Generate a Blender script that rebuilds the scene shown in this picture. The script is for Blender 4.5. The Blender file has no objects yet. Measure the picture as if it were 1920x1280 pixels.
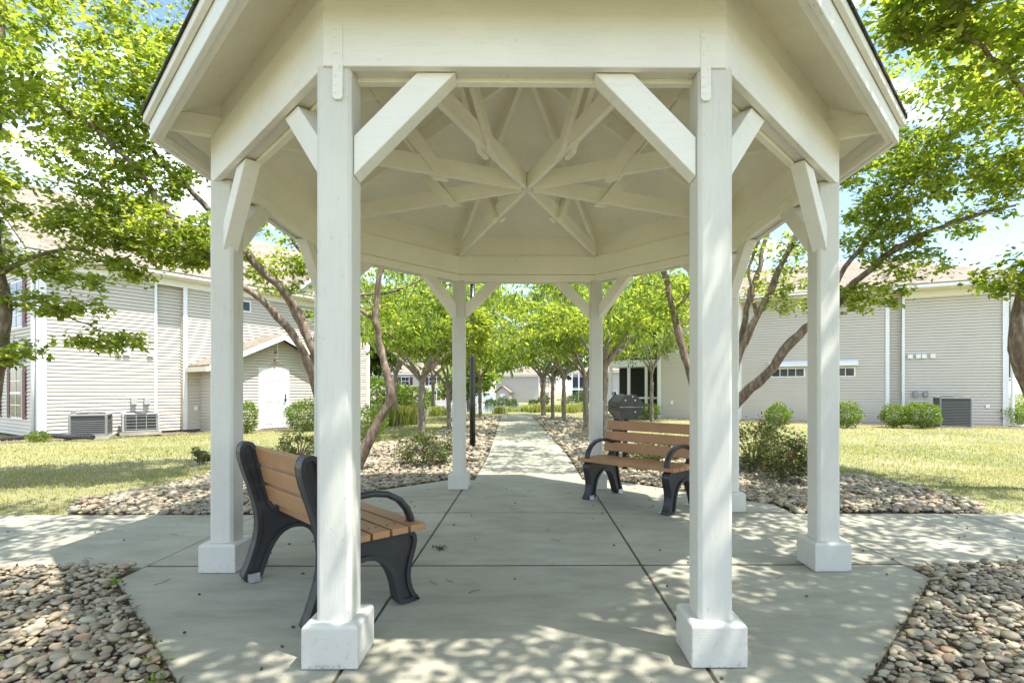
import bpy, bmesh, math, random
import numpy as np
from mathutils import Vector, Matrix
R = math.radians
SC = bpy.context.scene
COL = SC.collection

# ------------------------------------------------------------------ camera, sky, sun, exposure
CAM = Vector((0.0164, -4.395, 1.2004)); YAW = 0.0077; FPX = 979.36; PX0, PY0 = 999.3, 731.14
cd = bpy.data.cameras.new('camera'); cam = bpy.data.objects.new('camera', cd); COL.objects.link(cam)
cd.sensor_width = 36.0; cd.lens = FPX / 1920 * 36.0
cd.shift_x = (960 - PX0) / 1920; cd.shift_y = (PY0 - 640) / 1920
cd.clip_start = 0.05; cd.clip_end = 2000
cam.location = CAM; cam.rotation_euler = (R(90), 0, -YAW)
SC.camera = cam

SUNV = Vector((1.03, -0.55, 2.72)).normalized()
sun_el = math.asin(SUNV.z); sun_az = math.atan2(SUNV.x, SUNV.y)
w = bpy.data.worlds.new('World'); SC.world = w; w.use_nodes = True
nt = w.node_tree; nt.nodes.clear()
wo = nt.nodes.new('ShaderNodeOutputWorld'); bg = nt.nodes.new('ShaderNodeBackground')
sky = nt.nodes.new('ShaderNodeTexSky'); sky.sky_type = 'NISHITA'; sky.sun_disc = False
sky.sun_elevation = sun_el; sky.sun_rotation = sun_az; sky.air_density = 1.0; sky.dust_density = 0.6; sky.ozone_density = 1.5
tc = nt.nodes.new('ShaderNodeTexCoord'); mp = nt.nodes.new('ShaderNodeMapping'); mp.inputs['Scale'].default_value = (1, 1, 2.6)
cn = nt.nodes.new('ShaderNodeTexNoise'); cn.inputs['Scale'].default_value = 2.6; cn.inputs['Detail'].default_value = 9; cn.inputs['Roughness'].default_value = 0.58
cr = nt.nodes.new('ShaderNodeValToRGB'); cr.color_ramp.elements[0].position = 0.49; cr.color_ramp.elements[1].position = 0.68
mx = nt.nodes.new('ShaderNodeMixRGB'); mx.inputs['Color2'].default_value = (9.5, 9.9, 10.4, 1)
nt.links.new(tc.outputs['Generated'], mp.inputs['Vector']); nt.links.new(mp.outputs['Vector'], cn.inputs['Vector'])
nt.links.new(cn.outputs['Fac'], cr.inputs['Fac']); nt.links.new(cr.outputs['Color'], mx.inputs['Fac'])
nt.links.new(sky.outputs['Color'], mx.inputs['Color1']); nt.links.new(mx.outputs['Color'], bg.inputs['Color'])
bg.inputs['Strength'].default_value = 0.145
nt.links.new(bg.outputs['Background'], wo.inputs['Surface'])
sl = bpy.data.lights.new('sun', 'SUN'); sl.energy = 4.1; sl.angle = R(0.55); sl.color = (1.0, 0.955, 0.88)
so = bpy.data.objects.new('sun', sl); COL.objects.link(so); so.location = (20, -10, 50)
so.rotation_euler = SUNV.to_track_quat('Z', 'Y').to_euler()
SC.view_settings.view_transform = 'Standard'; SC.view_settings.look = 'None'
SC.view_settings.exposure = 1.38; SC.view_settings.gamma = 1.0
SC.cycles.max_bounces = 12; SC.cycles.diffuse_bounces = 9; SC.cycles.use_denoising = True

# ------------------------------------------------------------------ helpers
def at(px, py, d):
    """surveyed pixel + distance along the view axis -> world point"""
    xr = (px - PX0) / FPX * d; z = CAM.z + (PY0 - py) / FPX * d
    c, s = math.cos(YAW), math.sin(YAW)
    return Vector((c * xr + s * d + CAM.x, -s * xr + c * d + CAM.y, z))
def project(p):
    c, s = math.cos(YAW), math.sin(YAW)
    x, y, z = p[0] - CAM.x, p[1] - CAM.y, p[2] - CAM.z
    d = s * x + c * y
    return PX0 + FPX * (c * x - s * y) / d, PY0 - FPX * z / d, d

MATS = {}
def new_mat(name):
    m = bpy.data.materials.new(name); m.use_nodes = True
    n = m.node_tree; b = n.nodes['Principled BSDF']
    MATS[name] = m
    return m, n, b
def N(n, t, **kw):
    x = n.nodes.new(t)
    for k, v in kw.items():
        if k in x.inputs: x.inputs[k].default_value = v
        else: setattr(x, k, v)
    return x
def ramp(n, fac, stops):
    r = n.nodes.new('ShaderNodeValToRGB'); e = r.color_ramp.elements
    while len(e) < len(stops): e.new(0.5)
    for q, (p, c) in zip(e, stops):
        q.position = p; q.color = (*c, 1) if len(c) == 3 else c
    n.links.new(fac, r.inputs['Fac']); return r.outputs['Color']
def coords(n, scale=(1, 1, 1), kind='Object'):
    t = n.nodes.new('ShaderNodeTexCoord'); m = n.nodes.new('ShaderNodeMapping'); m.inputs['Scale'].default_value = scale
    n.links.new(t.outputs[kind], m.inputs['Vector']); return m.outputs['Vector']
def noise(n, vec, scale, detail=6, rough=0.55):
    x = N(n, 'ShaderNodeTexNoise', Scale=scale, Detail=detail, Roughness=rough)
    n.links.new(vec, x.inputs['Vector']); return x.outputs['Fac']
def mix(n, fac, a, b, mode='MIX'):
    x = n.nodes.new('ShaderNodeMixRGB'); x.blend_type = mode
    for s, v in (('Fac', fac), ('Color1', a), ('Color2', b)):
        if isinstance(v, (int, float)): x.inputs[s].default_value = v
        elif isinstance(v, tuple): x.inputs[s].default_value = (*v, 1)
        else: n.links.new(v, x.inputs[s])
    return x.outputs['Color']
def bump(n, b, h, strength, dist=0.01):
    x = N(n, 'ShaderNodeBump', Strength=strength, Distance=dist)
    n.links.new(h, x.inputs['Height']); n.links.new(x.outputs['Normal'], b.inputs['Normal'])
def plain(name, c, rough=0.6, metal=0.0, var=0.12, scale=6.0, bmp=0.0, spec=0.5, stretch=(1, 1, 1)):
    m, n, b = new_mat(name)
    v = coords(n, stretch); f = noise(n, v, scale)
    lo = tuple(x * (1 - var) for x in c); hi = tuple(min(1, x * (1 + var)) for x in c)
    n.links.new(ramp(n, f, [(0.3, lo), (0.7, hi)]), b.inputs['Base Color'])
    b.inputs['Roughness'].default_value = rough; b.inputs['Metallic'].default_value = metal
    b.inputs['Specular IOR Level'].default_value = spec
    if bmp:
        bump(n, b, noise(n, v, scale * 6), bmp, 0.004)
    return m

class MB:
    """collects shapes, builds them as ONE mesh object"""
    def __init__(s): s.v = []; s.f = []
    def add(s, vs, fs):
        o = len(s.v); s.v += [tuple(p) for p in vs]; s.f += [tuple(i + o for i in q) for q in fs]; return s
    def box(s, c, d, M=None):
        x, y, z = (k / 2 for k in d); c = Vector(c)
        vs = [Vector((sx * x, sy * y, sz * z)) for sx in (-1, 1) for sy in (-1, 1) for sz in (-1, 1)]
        if M: vs = [M @ p for p in vs]
        return s.add([p + c for p in vs], [(0, 1, 3, 2), (4, 6, 7, 5), (0, 4, 5, 1), (2, 3, 7, 6), (0, 2, 6, 4), (1, 5, 7, 3)])
    def bb(s, x0, x1, y0, y1, z0, z1): return s.box(((x0 + x1) / 2, (y0 + y1) / 2, (z0 + z1) / 2), (x1 - x0, y1 - y0, z1 - z0))
    def prism(s, poly, fn0, fn1):
        """poly: 2d points; fn0/fn1 map them to the two end faces"""
        k = len(poly); a = [fn0(p) for p in poly]; b = [fn1(p) for p in poly]
        return s.add(a + b, [tuple(range(k))[::-1], tuple(range(k, 2 * k))] + [(i, (i + 1) % k, k + (i + 1) % k, k + i) for i in range(k)])
    def loft(s, rings, cap=True):
        k = len(rings[0]); vs = [p for r in rings for p in r]; fs = []
        for j in range(len(rings) - 1):
            for i in range(k):
                i2 = (i + 1) % k; fs.append((j * k + i, j * k + i2, (j + 1) * k + i2, (j + 1) * k + i))
        if cap: fs += [tuple(range(k))[::-1], tuple(range((len(rings) - 1) * k, len(rings) * k))]
        return s.add(vs, fs)
    def tube(s, pts, rad, k=8, jit=0.0, rng=None):
        pts = [Vector(p) for p in pts]; rings = []
        up = Vector((0.3, 0.9, 0.3)).normalized()
        for i, p in enumerate(pts):
            t = (pts[min(i + 1, len(pts) - 1)] - pts[max(i - 1, 0)]).normalized()
            a = t.cross(up)
            if a.length < 1e-3: a = t.cross(Vector((1, 0, 0)))
            a.normalize(); b = t.cross(a)
            r = rad[i] if hasattr(rad, '__len__') else rad
            rings.append([p + (a * math.cos(q * 2 * math.pi / k) + b * math.sin(q * 2 * math.pi / k)) * r * (1 + (rng.uniform(-jit, jit) if jit else 0)) for q in range(k)])
        return s.loft(rings)
    def build(s, name, mat, parent=None, smooth=False, bevel=0.0, seg=1, fix=True):
        me = bpy.data.meshes.new(name); me.from_pydata(s.v, [], s.f)
        if fix:
            bm = bmesh.new(); bm.from_mesh(me); bmesh.ops.recalc_face_normals(bm, faces=bm.faces); bm.to_mesh(me); bm.free()
        me.materials.append(mat if not isinstance(mat, str) else MATS[mat])
        if smooth: me.polygons.foreach_set('use_smooth', [True] * len(me.polygons))
        o = bpy.data.objects.new(name, me); COL.objects.link(o)
        if parent: o.parent = parent
        if bevel:
            m = o.modifiers.new('bevel', 'BEVEL'); m.width = bevel; m.segments = seg; m.limit_method = 'ANGLE'; m.angle_limit = R(35)
        return o

def np_mesh(name, V, F, mat, parent=None, attrs=None, smooth=False):
    """big triangle / quad soup from numpy arrays; attrs: name -> per-vertex float"""
    me = bpy.data.meshes.new(name); k = F.shape[1]
    me.vertices.add(len(V)); me.vertices.foreach_set('co', V.astype(np.float32).ravel())
    me.loops.add(F.size); me.loops.foreach_set('vertex_index', F.astype(np.int32).ravel())
    me.polygons.add(len(F)); me.polygons.foreach_set('loop_start', np.arange(0, F.size, k, dtype=np.int32))
    if smooth: me.polygons.foreach_set('use_smooth', np.ones(len(F), dtype=bool))
    for a, val in (attrs or {}).items():
        t = me.attributes.new(a, 'FLOAT', 'POINT'); t.data.foreach_set('value', val.astype(np.float32))
    me.update(calc_edges=True); me.materials.append(MATS[mat] if isinstance(mat, str) else mat)
    o = bpy.data.objects.new(name, me); COL.objects.link(o)
    if parent: o.parent = parent
    return o
def tag(o, label=None, cat=None, group=None, kind=None):
    for k, v in (('label', label), ('category', cat), ('group', group), ('kind', kind)):
        if v: o[k] = v
    return o
def empty(name, loc=(0, 0, 0), rz=0.0):
    o = bpy.data.objects.new(name, None); COL.objects.link(o); o.location = loc; o.rotation_euler = (0, 0, rz); o.empty_display_size = 0.2; return o
def copy_tree(o, parent=None):
    c = o.copy(); COL.objects.link(c)
    if parent: c.parent = parent
    for ch in list(o.children): copy_tree(ch, c)
    return c

# ------------------------------------------------------------------ materials
def mat_paint(name, c, dirt=0.5, stretch=(1.6, 1.6, 15)):
    m, n, b = new_mat(name)
    v = coords(n); g = coords(n, stretch); f = noise(n, v, 1.6, 5); f2 = noise(n, v, 34, 4); gr = noise(n, g, 4.5, 8, 0.7)
    base = ramp(n, f, [(0.3, tuple(x * 0.90 for x in c)), (0.65, c)])
    base = mix(n, 0.32, base, ramp(n, gr, [(0.28, (0.80, 0.77, 0.70)), (0.52, (1, 1, 1))]), 'MULTIPLY')
    spots = ramp(n, f2, [(0.27, (0.45, 0.40, 0.32)), (0.34, (1, 1, 1))])
    base = mix(n, dirt * 0.5, base, spots, 'MULTIPLY')
    ck = noise(n, coords(n, tuple(x * 1.4 for x in stretch)), 3.1, 3, 0.5)
    crack = ramp(n, ck, [(0.492, (0, 0, 0)), (0.5, (1, 1, 1)), (0.508, (0, 0, 0))])
    pat = ramp(n, noise(n, v, 2.7, 3), [(0.6, (0, 0, 0)), (0.72, (1, 1, 1))])
    n.links.new(mix(n, mix(n, 1.0, crack, pat, 'MULTIPLY'), base, (0.30, 0.26, 0.20)), b.inputs['Base Color'])
    n.links.new(ramp(n, gr, [(0.3, (0.62, 0.62, 0.62)), (0.7, (0.42, 0.42, 0.42))]), b.inputs['Roughness'])
    bump(n, b, gr, 0.4, 0.004)
    return m
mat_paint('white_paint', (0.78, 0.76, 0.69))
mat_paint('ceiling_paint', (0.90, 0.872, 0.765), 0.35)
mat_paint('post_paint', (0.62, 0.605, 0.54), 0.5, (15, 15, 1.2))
mat_paint('trim_paint', (0.80, 0.80, 0.78), 0.25)
m, n, b = new_mat('plinth_paint')
v = coords(n); f = noise(n, v, 26, 8, 0.7)
sep = N(n, 'ShaderNodeSeparateXYZ'); n.links.new(v, sep.inputs['Vector'])
low = ramp(n, sep.outputs['Z'], [(0.0, (1, 1, 1)), (0.035, (0.35, 0.35, 0.35)), (0.19, (0, 0, 0))])
wear = mix(n, 1.0, ramp(n, f, [(0.54, (0, 0, 0)), (0.66, (1, 1, 1))]), low, 'MULTIPLY')
n.links.new(mix(n, wear, (0.56, 0.545, 0.485), (0.20, 0.17, 0.13)), b.inputs['Base Color'])
b.inputs['Roughness'].default_value = 0.5; bump(n, b, noise(n, coords(n, (3, 3, 20)), 8, 8, 0.7), 0.4, 0.004)

def mat_concrete():
    m, n, b = new_mat('concrete')
    v = coords(n); big = noise(n, v, 0.9, 7, 0.6); st = noise(n, coords(n, (1, 3.2, 1)), 1.7, 9, 0.7); fine = noise(n, v, 90, 5)
    c = ramp(n, big, [(0.3, (0.295, 0.28, 0.215)), (0.55, (0.375, 0.357, 0.28)), (0.75, (0.435, 0.415, 0.33))])
    c = mix(n, 0.45, c, ramp(n, st, [(0.33, (0.52, 0.50, 0.45)), (0.56, (1, 1, 1))]), 'MULTIPLY')
    c = mix(n, 0.35, c, ramp(n, fine, [(0.3, (0.72, 0.72, 0.72)), (0.7, (1.1, 1.1, 1.1))]), 'MULTIPLY')
    br2 = noise(n, coords(n, (2.5, 60, 1)), 3, 4, .6); c = mix(n, 0.22, c, ramp(n, br2, [(0.35, (0.7, 0.7, 0.68)), (0.6, (1.06, 1.06, 1.05))]), 'MULTIPLY'); sp = noise(n, v, 14, 2); c = mix(n, 0.6, c, ramp(n, sp, [(0.22, (0.45, 0.42, 0.36)), (0.27, (1, 1, 1))]), 'MULTIPLY')
    n.links.new(c, b.inputs['Base Color']); b.inputs['Roughness'].default_value = 0.82
    bump(n, b, noise(n, v, 160, 4), 0.25, 0.003)
mat_concrete()
plain('soil', (0.10, 0.075, 0.05), 0.95, var=0.5, scale=18, bmp=0.8)
plain('mulch', (0.135, 0.10, 0.075), 0.95, var=0.6, scale=22, bmp=1.0)
def mat_stone(name, obj):
    m, n, b = new_mat(name)
    if obj: r = N(n, 'ShaderNodeObjectInfo').outputs['Random']
    else: r = N(n, 'ShaderNodeAttribute', attribute_name='rnd').outputs['Fac']
    c = ramp(n, r, [(0.0, (0.146, 0.130, 0.095)), (0.14, (0.302, 0.246, 0.156)), (0.28, (0.362, 0.324, 0.228)), (0.42, (0.243, 0.209, 0.143)), (0.55, (0.410, 0.363, 0.247)),
                    (0.66, (0.328, 0.208, 0.123)), (0.75, (0.262, 0.243, 0.190)), (0.85, (0.459, 0.423, 0.314)), (0.93, (0.362, 0.237, 0.161)), (1.0, (0.554, 0.505, 0.388))])
    v = coords(n); f = noise(n, v, 38, 6, 0.65)
    n.links.new(mix(n, 0.55, c, ramp(n, f, [(0.3, (0.5, 0.47, 0.4)), (0.65, (1.1, 1.1, 1.08))]), 'MULTIPLY'), b.inputs['Base Color'])
    b.inputs['Roughness'].default_value = 0.62; bump(n, b, noise(n, v, 120, 3), 0.2, 0.002)
mat_stone('stone', True); mat_stone('stone_many', False)
def mat_leaf(name, stops, trans=0.45, rough=0.45):
    m, n, b = new_mat(name)
    a = N(n, 'ShaderNodeAttribute', attribute_name='rnd').outputs['Fac']
    c = ramp(n, a, stops); n.links.new(c, b.inputs['Base Color']); b.inputs['Roughness'].default_value = rough
    b.inputs['Specular IOR Level'].default_value = 0.35
    t = N(n, 'ShaderNodeBsdfTranslucent'); c2 = mix(n, 1.0, c, (1.9, 1.85, 0.6), 'MULTIPLY'); n.links.new(c2, t.inputs['Color'])
    ms = N(n, 'ShaderNodeMixShader', Fac=trans); out = n.nodes['Material Output']
    n.links.new(b.outputs['BSDF'], ms.inputs[1]); n.links.new(t.outputs['BSDF'], ms.inputs[2]); n.links.new(ms.outputs['Shader'], out.inputs['Surface'])
mat_leaf('leaf_myrtle', [(0, (0.10, 0.145, 0.03)), (0.5, (0.20, 0.262, 0.058)), (0.85, (0.30, 0.35, 0.095)), (1, (0.40, 0.39, 0.14))], 0.68)
mat_leaf('leaf_path', [(0, (0.07, 0.12, 0.025)), (0.35, (0.135, 0.205, 0.04)), (0.7, (0.25, 0.315, 0.08)), (1, (0.40, 0.42, 0.16))], 0.64)
mat_leaf('leaf_wood', [(0, (0.04, 0.075, 0.02)), (0.6, (0.075, 0.125, 0.03)), (1, (0.13, 0.17, 0.045))], 0.35)
mat_leaf('leaf_box', [(0, (0.075, 0.13, 0.02)), (0.6, (0.14, 0.21, 0.03)), (1, (0.25, 0.32, 0.06))], 0.4)
mat_leaf('leaf_azalea', [(0, (0.05, 0.08, 0.025)), (0.55, (0.10, 0.135, 0.04)), (0.8, (0.15, 0.15, 0.05)), (1, (0.19, 0.09, 0.05))], 0.3)
mat_leaf('dead_leaf', [(0, (0.07, 0.045, 0.03)), (0.6, (0.16, 0.10, 0.06)), (1, (0.28, 0.2, 0.12))], 0.1, 0.8)
mat_leaf('petal', [(0, (0.36, 0.08, 0.13)), (1, (0.52, 0.2, 0.27))], 0.3)
mat_leaf('grass_blade', [(0, (0.10, 0.14, 0.04)), (0.35, (0.19, 0.215, 0.07)), (0.7, (0.31, 0.30, 0.135)), (1, (0.42, 0.37, 0.21))], 0.35, 0.6)
mat_leaf('reed', [(0, (0.16, 0.20, 0.05)), (0.6, (0.28, 0.32, 0.10)), (1, (0.46, 0.39, 0.2))], 0.35, 0.6)
def mat_bark(name, a, c, e):
    m, n, b = new_mat(name)
    v = coords(n, (7, 7, 2.2)); f = noise(n, v, 3.0, 7, 0.6)
    n.links.new(ramp(n, f, [(0.3, a), (0.5, c), (0.68, e)]), b.inputs['Base Color']); b.inputs['Roughness'].default_value = 0.75
    bump(n, b, noise(n, coords(n, (20, 20, 5)), 3, 8, 0.7), 0.5, 0.01)
mat_bark('bark_myrtle', (0.075, 0.05, 0.035), (0.17, 0.12, 0.085), (0.34, 0.27, 0.20))
mat_bark('bark_path', (0.10, 0.08, 0.06), (0.20, 0.165, 0.125), (0.33, 0.29, 0.23))
def mat_lawn():
    m, n, b = new_mat('lawn')
    v = coords(n); f = noise(n, v, 0.35, 8, 0.65); g = noise(n, v, 30, 6, 0.7)
    c = ramp(n, f, [(0.3, (0.17, 0.185, 0.065)), (0.5, (0.275, 0.27, 0.12)), (0.7, (0.37, 0.335, 0.19))])
    n.links.new(mix(n, 0.7, c, ramp(n, g, [(0.3, (0.45, 0.45, 0.4)), (0.7, (1.15, 1.15, 1.05))]), 'MULTIPLY'), b.inputs['Base Color'])
    b.inputs['Roughness'].default_value = 0.9; bump(n, b, g, 0.8, 0.03)
mat_lawn()
plain('recycled_plank', (0.36, 0.19, 0.082), 0.5, var=0.14, scale=3, bmp=0.25, stretch=(1, 1, 1))
plain('black_plastic', (0.026, 0.026, 0.028), 0.42, var=0.25, scale=5, bmp=0.35)
plain('black_metal', (0.012, 0.012, 0.013), 0.25, var=0.3, scale=9)
plain('grill_grey', (0.022, 0.022, 0.021), 0.4, var=0.4, scale=12)
plain('bracket_steel', (0.55, 0.56, 0.56), 0.38, 0.85, var=0.2, scale=40)
plain('steel_mid', (0.3, 0.31, 0.32), 0.45, 0.4, var=0.2, scale=10)
plain('siding', (0.58, 0.53, 0.445), 0.6, var=0.03, scale=1.5)
plain('siding_far', (0.48, 0.435, 0.37), 0.6, var=0.03, scale=1.5)
plain('house_white', (0.80, 0.80, 0.79), 0.5, var=0.03, scale=2)
plain('door_white', (0.78, 0.79, 0.80), 0.45, var=0.02, scale=2)
plain('soffit_cream', (0.74, 0.70, 0.60), 0.6, var=0.03, scale=2)
plain('shutter', (0.12, 0.018, 0.03), 0.55, var=0.15, scale=9)
plain('shutter_dark', (0.11, 0.02, 0.028), 0.55, var=0.15, scale=9)
m, n, b = new_mat('pane'); b.inputs['Base Color'].default_value = (0.035, 0.045, 0.055, 1); b.inputs['Roughness'].default_value = 0.06
m, n, b = new_mat('screen_dark'); b.inputs['Base Color'].default_value = (0.02, 0.022, 0.024, 1); b.inputs['Roughness'].default_value = 0.7
plain('ac_grey', (0.22, 0.225, 0.22), 0.5, 0.2, var=0.1, scale=8)
plain('ac_dark', (0.045, 0.047, 0.05), 0.5, 0.3, var=0.2, scale=30)
plain('ac_light', (0.45, 0.455, 0.45), 0.45, 0.3, var=0.1, scale=8)
plain('lamp_glass', (0.7, 0.68, 0.6), 0.2, var=0.05)
plain('brass', (0.45, 0.28, 0.16), 0.35, 0.8, var=0.2)
def mat_shingle(name, a, c):
    m, n, b = new_mat(name)
    br = N(n, 'ShaderNodeTexBrick', Scale=1.0, **{'Mortar Size': 0.006, 'Brick Width': 0.30, 'Row Height': 0.14, 'Bias': 0.0})
    n.links.new(coords(n, kind='Generated') if False else coords(n), br.inputs['Vector'])
    br.inputs['Color1'].default_value = (*a, 1); br.inputs['Color2'].default_value = (*c, 1); br.inputs['Mortar'].default_value = tuple(x * 0.5 for x in a) + (1,)
    n.links.new(mix(n, 0.5, br.outputs['Color'], ramp(n, noise(n, coords(n), 3.0), [(0.3, (0.7, 0.7, 0.7)), (0.7, (1.15, 1.1, 1.1))]), 'MULTIPLY'), b.inputs['Base Color'])
    b.inputs['Roughness'].default_value = 0.95; b.inputs['Specular IOR Level'].default_value = 0.2
mat_shingle('shingle_tan', (0.225, 0.19, 0.145), (0.30, 0.255, 0.195))
mat_shingle('shingle_dark', (0.035, 0.03, 0.028), (0.06, 0.05, 0.045))
m, n, b = new_mat('water'); b.inputs['Base Color'].default_value = (0.10, 0.13, 0.13, 1); b.inputs['Roughness'].default_value = 0.08
bump(n, b, noise(n, coords(n, (1, 2.5, 1)), 3.0, 4), 0.12, 0.05)

rng = random.Random(7); nr = np.random.default_rng(7)

# ------------------------------------------------------------------ ground
def sstep(x, a, b_):
    t = min(1, max(0, (x - a) / (b_ - a))); return t * t * (3 - 2 * t)
def ground(x, y):
    z = -0.02
    z -= 0.13 * sstep(-x, 3.5, 7) * sstep(y, 6, 12)
    z -= 0.85 * sstep(y, 22.5, 44)
    dx, dy = (x + 12) / 24.0, (y - 60) / 21.0
    pond = 1 - sstep(math.sqrt(dx * dx + dy * dy), 0.82, 1.06)
    z -= 0.7 * pond
    return z
def grid_axis(lo, hi, mid0, mid1, fine, coarse):
    a = list(np.arange(lo, mid0, coarse)) + list(np.arange(mid0, mid1, fine)) + list(np.arange(mid1, hi + 0.1, coarse)); return a
gx = grid_axis(-260, 260, -40, 40, 1.25, 20); gy = grid_axis(-60, 400, -20, 90, 1.25, 20)
V = np.array([(x, y, ground(x, y)) for y in gy for x in gx]); W = len(gx)
F = np.array([(j * W + i, j * W + i + 1, (j + 1) * W + i + 1, (j + 1) * W + i) for j in range(len(gy) - 1) for i in range(W - 1)])
lawn = np_mesh('lawn_ground', V, F, 'lawn', smooth=True); tag(lawn, 'patchy yellow green lawn around the gazebo and houses', 'lawn', kind='structure')
mb = MB(); mb.v = [(-12 + 25 * math.cos(t), 60 + 21.5 * math.sin(t), -1.02) for t in np.linspace(0, 2 * math.pi, 64, endpoint=False)]; mb.f = [tuple(range(64))]
tag(mb.build('pond_water', 'water'), 'pale pond beyond the end of the path', 'pond', kind='structure')

# octagon slab, cut along its joints, and the walks that meet it
OCT = [(2.60 / math.cos(R(22.5)) * math.cos(R(22.5 + 45 * i)), 2.60 / math.cos(R(22.5)) * math.sin(R(22.5 + 45 * i))) for i in range(8)]
def clip(poly, ax, val, keep_less):
    out = []
    for i in range(len(poly)):
        a, c = poly[i], poly[(i + 1) % len(poly)]
        ia = (a[ax] <= val) == keep_less; ic = (c[ax] <= val) == keep_less
        if ia: out.append(a)
        if ia != ic:
            t = (val - a[ax]) / (c[ax] - a[ax]); out.append((a[0] + t * (c[0] - a[0]), a[1] + t * (c[1] - a[1])))
    return out
def shrink(poly, g):
    cx = sum(p[0] for p in poly) / len(poly); cy = sum(p[1] for p in poly) / len(poly); res = []
    k = len(poly); area = sum(poly[i][0] * poly[(i + 1) % k][1] - poly[(i + 1) % k][0] * poly[i][1] for i in range(k)); sg = 1 if area > 0 else -1
    for i in range(k):
        p0, p1, p2 = (Vector(poly[(i + j) % k]) for j in (-1, 0, 1))
        e1 = (p1 - p0).normalized(); e2 = (p2 - p1).normalized()
        n1 = Vector((-e1.y, e1.x)) * sg; n2 = Vector((-e2.y, e2.x)) * sg
        m_ = (n1 + n2); m_ = m_ / max(0.3, m_.length_squared / 2) if m_.length > 1e-6 else n1
        res.append(tuple(p1 + m_ * g))
    return res
pave = empty('pavement'); tag(pave, 'grey concrete pavement under and around the gazebo', 'pavement', kind='structure')
js = MB(); js.v = [(p[0] * .998, p[1] * .998, -0.009) for p in OCT]; js.f = [tuple(range(8))]
js.add([(-13, -.81, -.0142), (13, -.81, -.0142), (13, .67, -.0142), (-13, .67, -.0142)], [(0, 1, 2, 3)]); js.add([(-.7, 2.5, -.0145), (.7, 2.5, -.0145), (.25, 19.8, -.0145), (-1.2, 19.8, -.0145)], [(0, 1, 2, 3)]); js.build('joint_soil', 'soil', pave)
def slab(poly, z=0.0):
    q = shrink(poly, 0.0085); b_ = MB(); b_.prism(q, lambda p: (p[0], p[1], -0.11), lambda p: (p[0], p[1], z)); b_.build('slab', 'concrete', pave, bevel=0.006, seg=2)
xs = [-9, -0.79, 0.79, 9]; ys = [-9, -0.80, 0.74, 9]
for i in range(3):
    for j in range(3):
        p = OCT
        p = clip(p, 0, xs[i], False); p = clip(p, 0, xs[i + 1], True) if p else p
        p = clip(p, 1, ys[j] + .012, False) if p else p; p = clip(p, 1, ys[j + 1] - .012, True) if p else p
        if len(p) > 2: slab(p, 0.0 + 0.0008 * ((i * 3 + j) % 3))
for sg in (-1, 1):
    for k in range(6):
        a, c = 2.60 + 1.6 * k, 2.60 + 1.6 * (k + 1)
        slab([(sg * a, -0.83), (sg * c, -0.83), (sg * c, 0.69), (sg * a, 0.69)], -0.004)
def path_c(y): return 0.01 - 0.47 * max(0, (y - 5) / 12.5) if y > 5 else 0.01
k = 0; y = 2.60
while y < 19.5:
    y2 = y + 1.52; slab([(path_c(y) - 0.735, y), (path_c(y) + 0.735, y), (path_c(y2) + 0.735, y2), (path_c(y2) - 0.735, y2)], -0.003); y = y2
y = -2.60
for k in range(3):
    slab([(-0.79, y), (0.79, y), (0.79, y - 1.5), (-0.79, y - 1.5)], -0.004); y -= 1.5

# ------------------------------------------------------------------ stone beds
BEDS = {
 'front_left': [(-6.5, -0.85), (-2.2, -0.85), (-0.81, -2.4), (-0.81, -5.2), (-6.5, -5.2)],
 'front_right': [(6.5, -0.85), (2.2, -0.85), (0.81, -2.4), (0.81, -5.2), (6.5, -5.2)],
 'back_left': [(-4.45, 0.70), (-4.8, 1.1), (-4.75, 1.6), (-4.6, 2.3), (-4.5, 3.1), (-3.9, 5.2), (-3.05, 8.15), (-2.75, 11), (-2.7, 19.5), (-1.2, 19.5), (-0.7, 5), (-0.7, 0.7)],
 'back_right': [(4.45, 0.70), (4.85, 1.1), (4.8, 1.6), (4.7, 2.3), (4.4, 3.1), (3.8, 5.2), (3.1, 8.15), (2.6, 11), (1.9, 19.5), (0.25, 19.5), (0.7, 5), (0.7, 0.7)],
}
def in_poly(x, y, P):
    c = False; k = len(P)
    for i in range(k):
        (x1, y1), (x2, y2) = P[i], P[(i + 1) % k]
        if (y1 > y) != (y2 > y) and x < (x2 - x1) * (y - y1) / (y2 - y1) + x1: c = not c
    return c
def on_paving(x, y, g=0.02):
    ax, ay = abs(x), abs(y)
    if max(ax, ay, (ax + ay) / math.sqrt(2)) < 2.60 + g: return True
    if -0.83 - g < y < 0.69 + g: return True
    if y > 2.5 and abs(x - path_c(y)) < 0.735 + g: return True
    if y < -2.5 and ax < 0.79 + g: return True
    return False
def ico(sub):
    bm = bmesh.new(); bmesh.ops.create_icosphere(bm, subdivisions=sub, radius=1.0)
    v = np.array([p.co[:] for p in bm.verts]); f = np.array([[q.index for q in t.verts] for t in bm.faces]); bm.free(); return v, f
IV1, IF1 = ico(1); IV2, IF2 = ico(2)
def lumpy(v, seed, amp=0.13):
    g = np.random.default_rng(seed); r = v.copy()
    for _ in range(4):
        d = g.normal(size=3); d /= np.linalg.norm(d); r = r * (1 + amp * np.tanh((v @ d) * 2 + g.normal() * 0.5)[:, None] * g.uniform(0.3, 1))
    return r
stone_meshes = []
for q in range(14):
    me = bpy.data.meshes.new('stone'); vv = lumpy(IV2, 100 + q); vv /= np.abs(vv).max()
    me.from_pydata(vv.tolist(), [], IF2.tolist()); me.materials.append(MATS['stone']); me.polygons.foreach_set('use_smooth', [True] * len(IF2)); stone_meshes.append(me)
stones = {}
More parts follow.
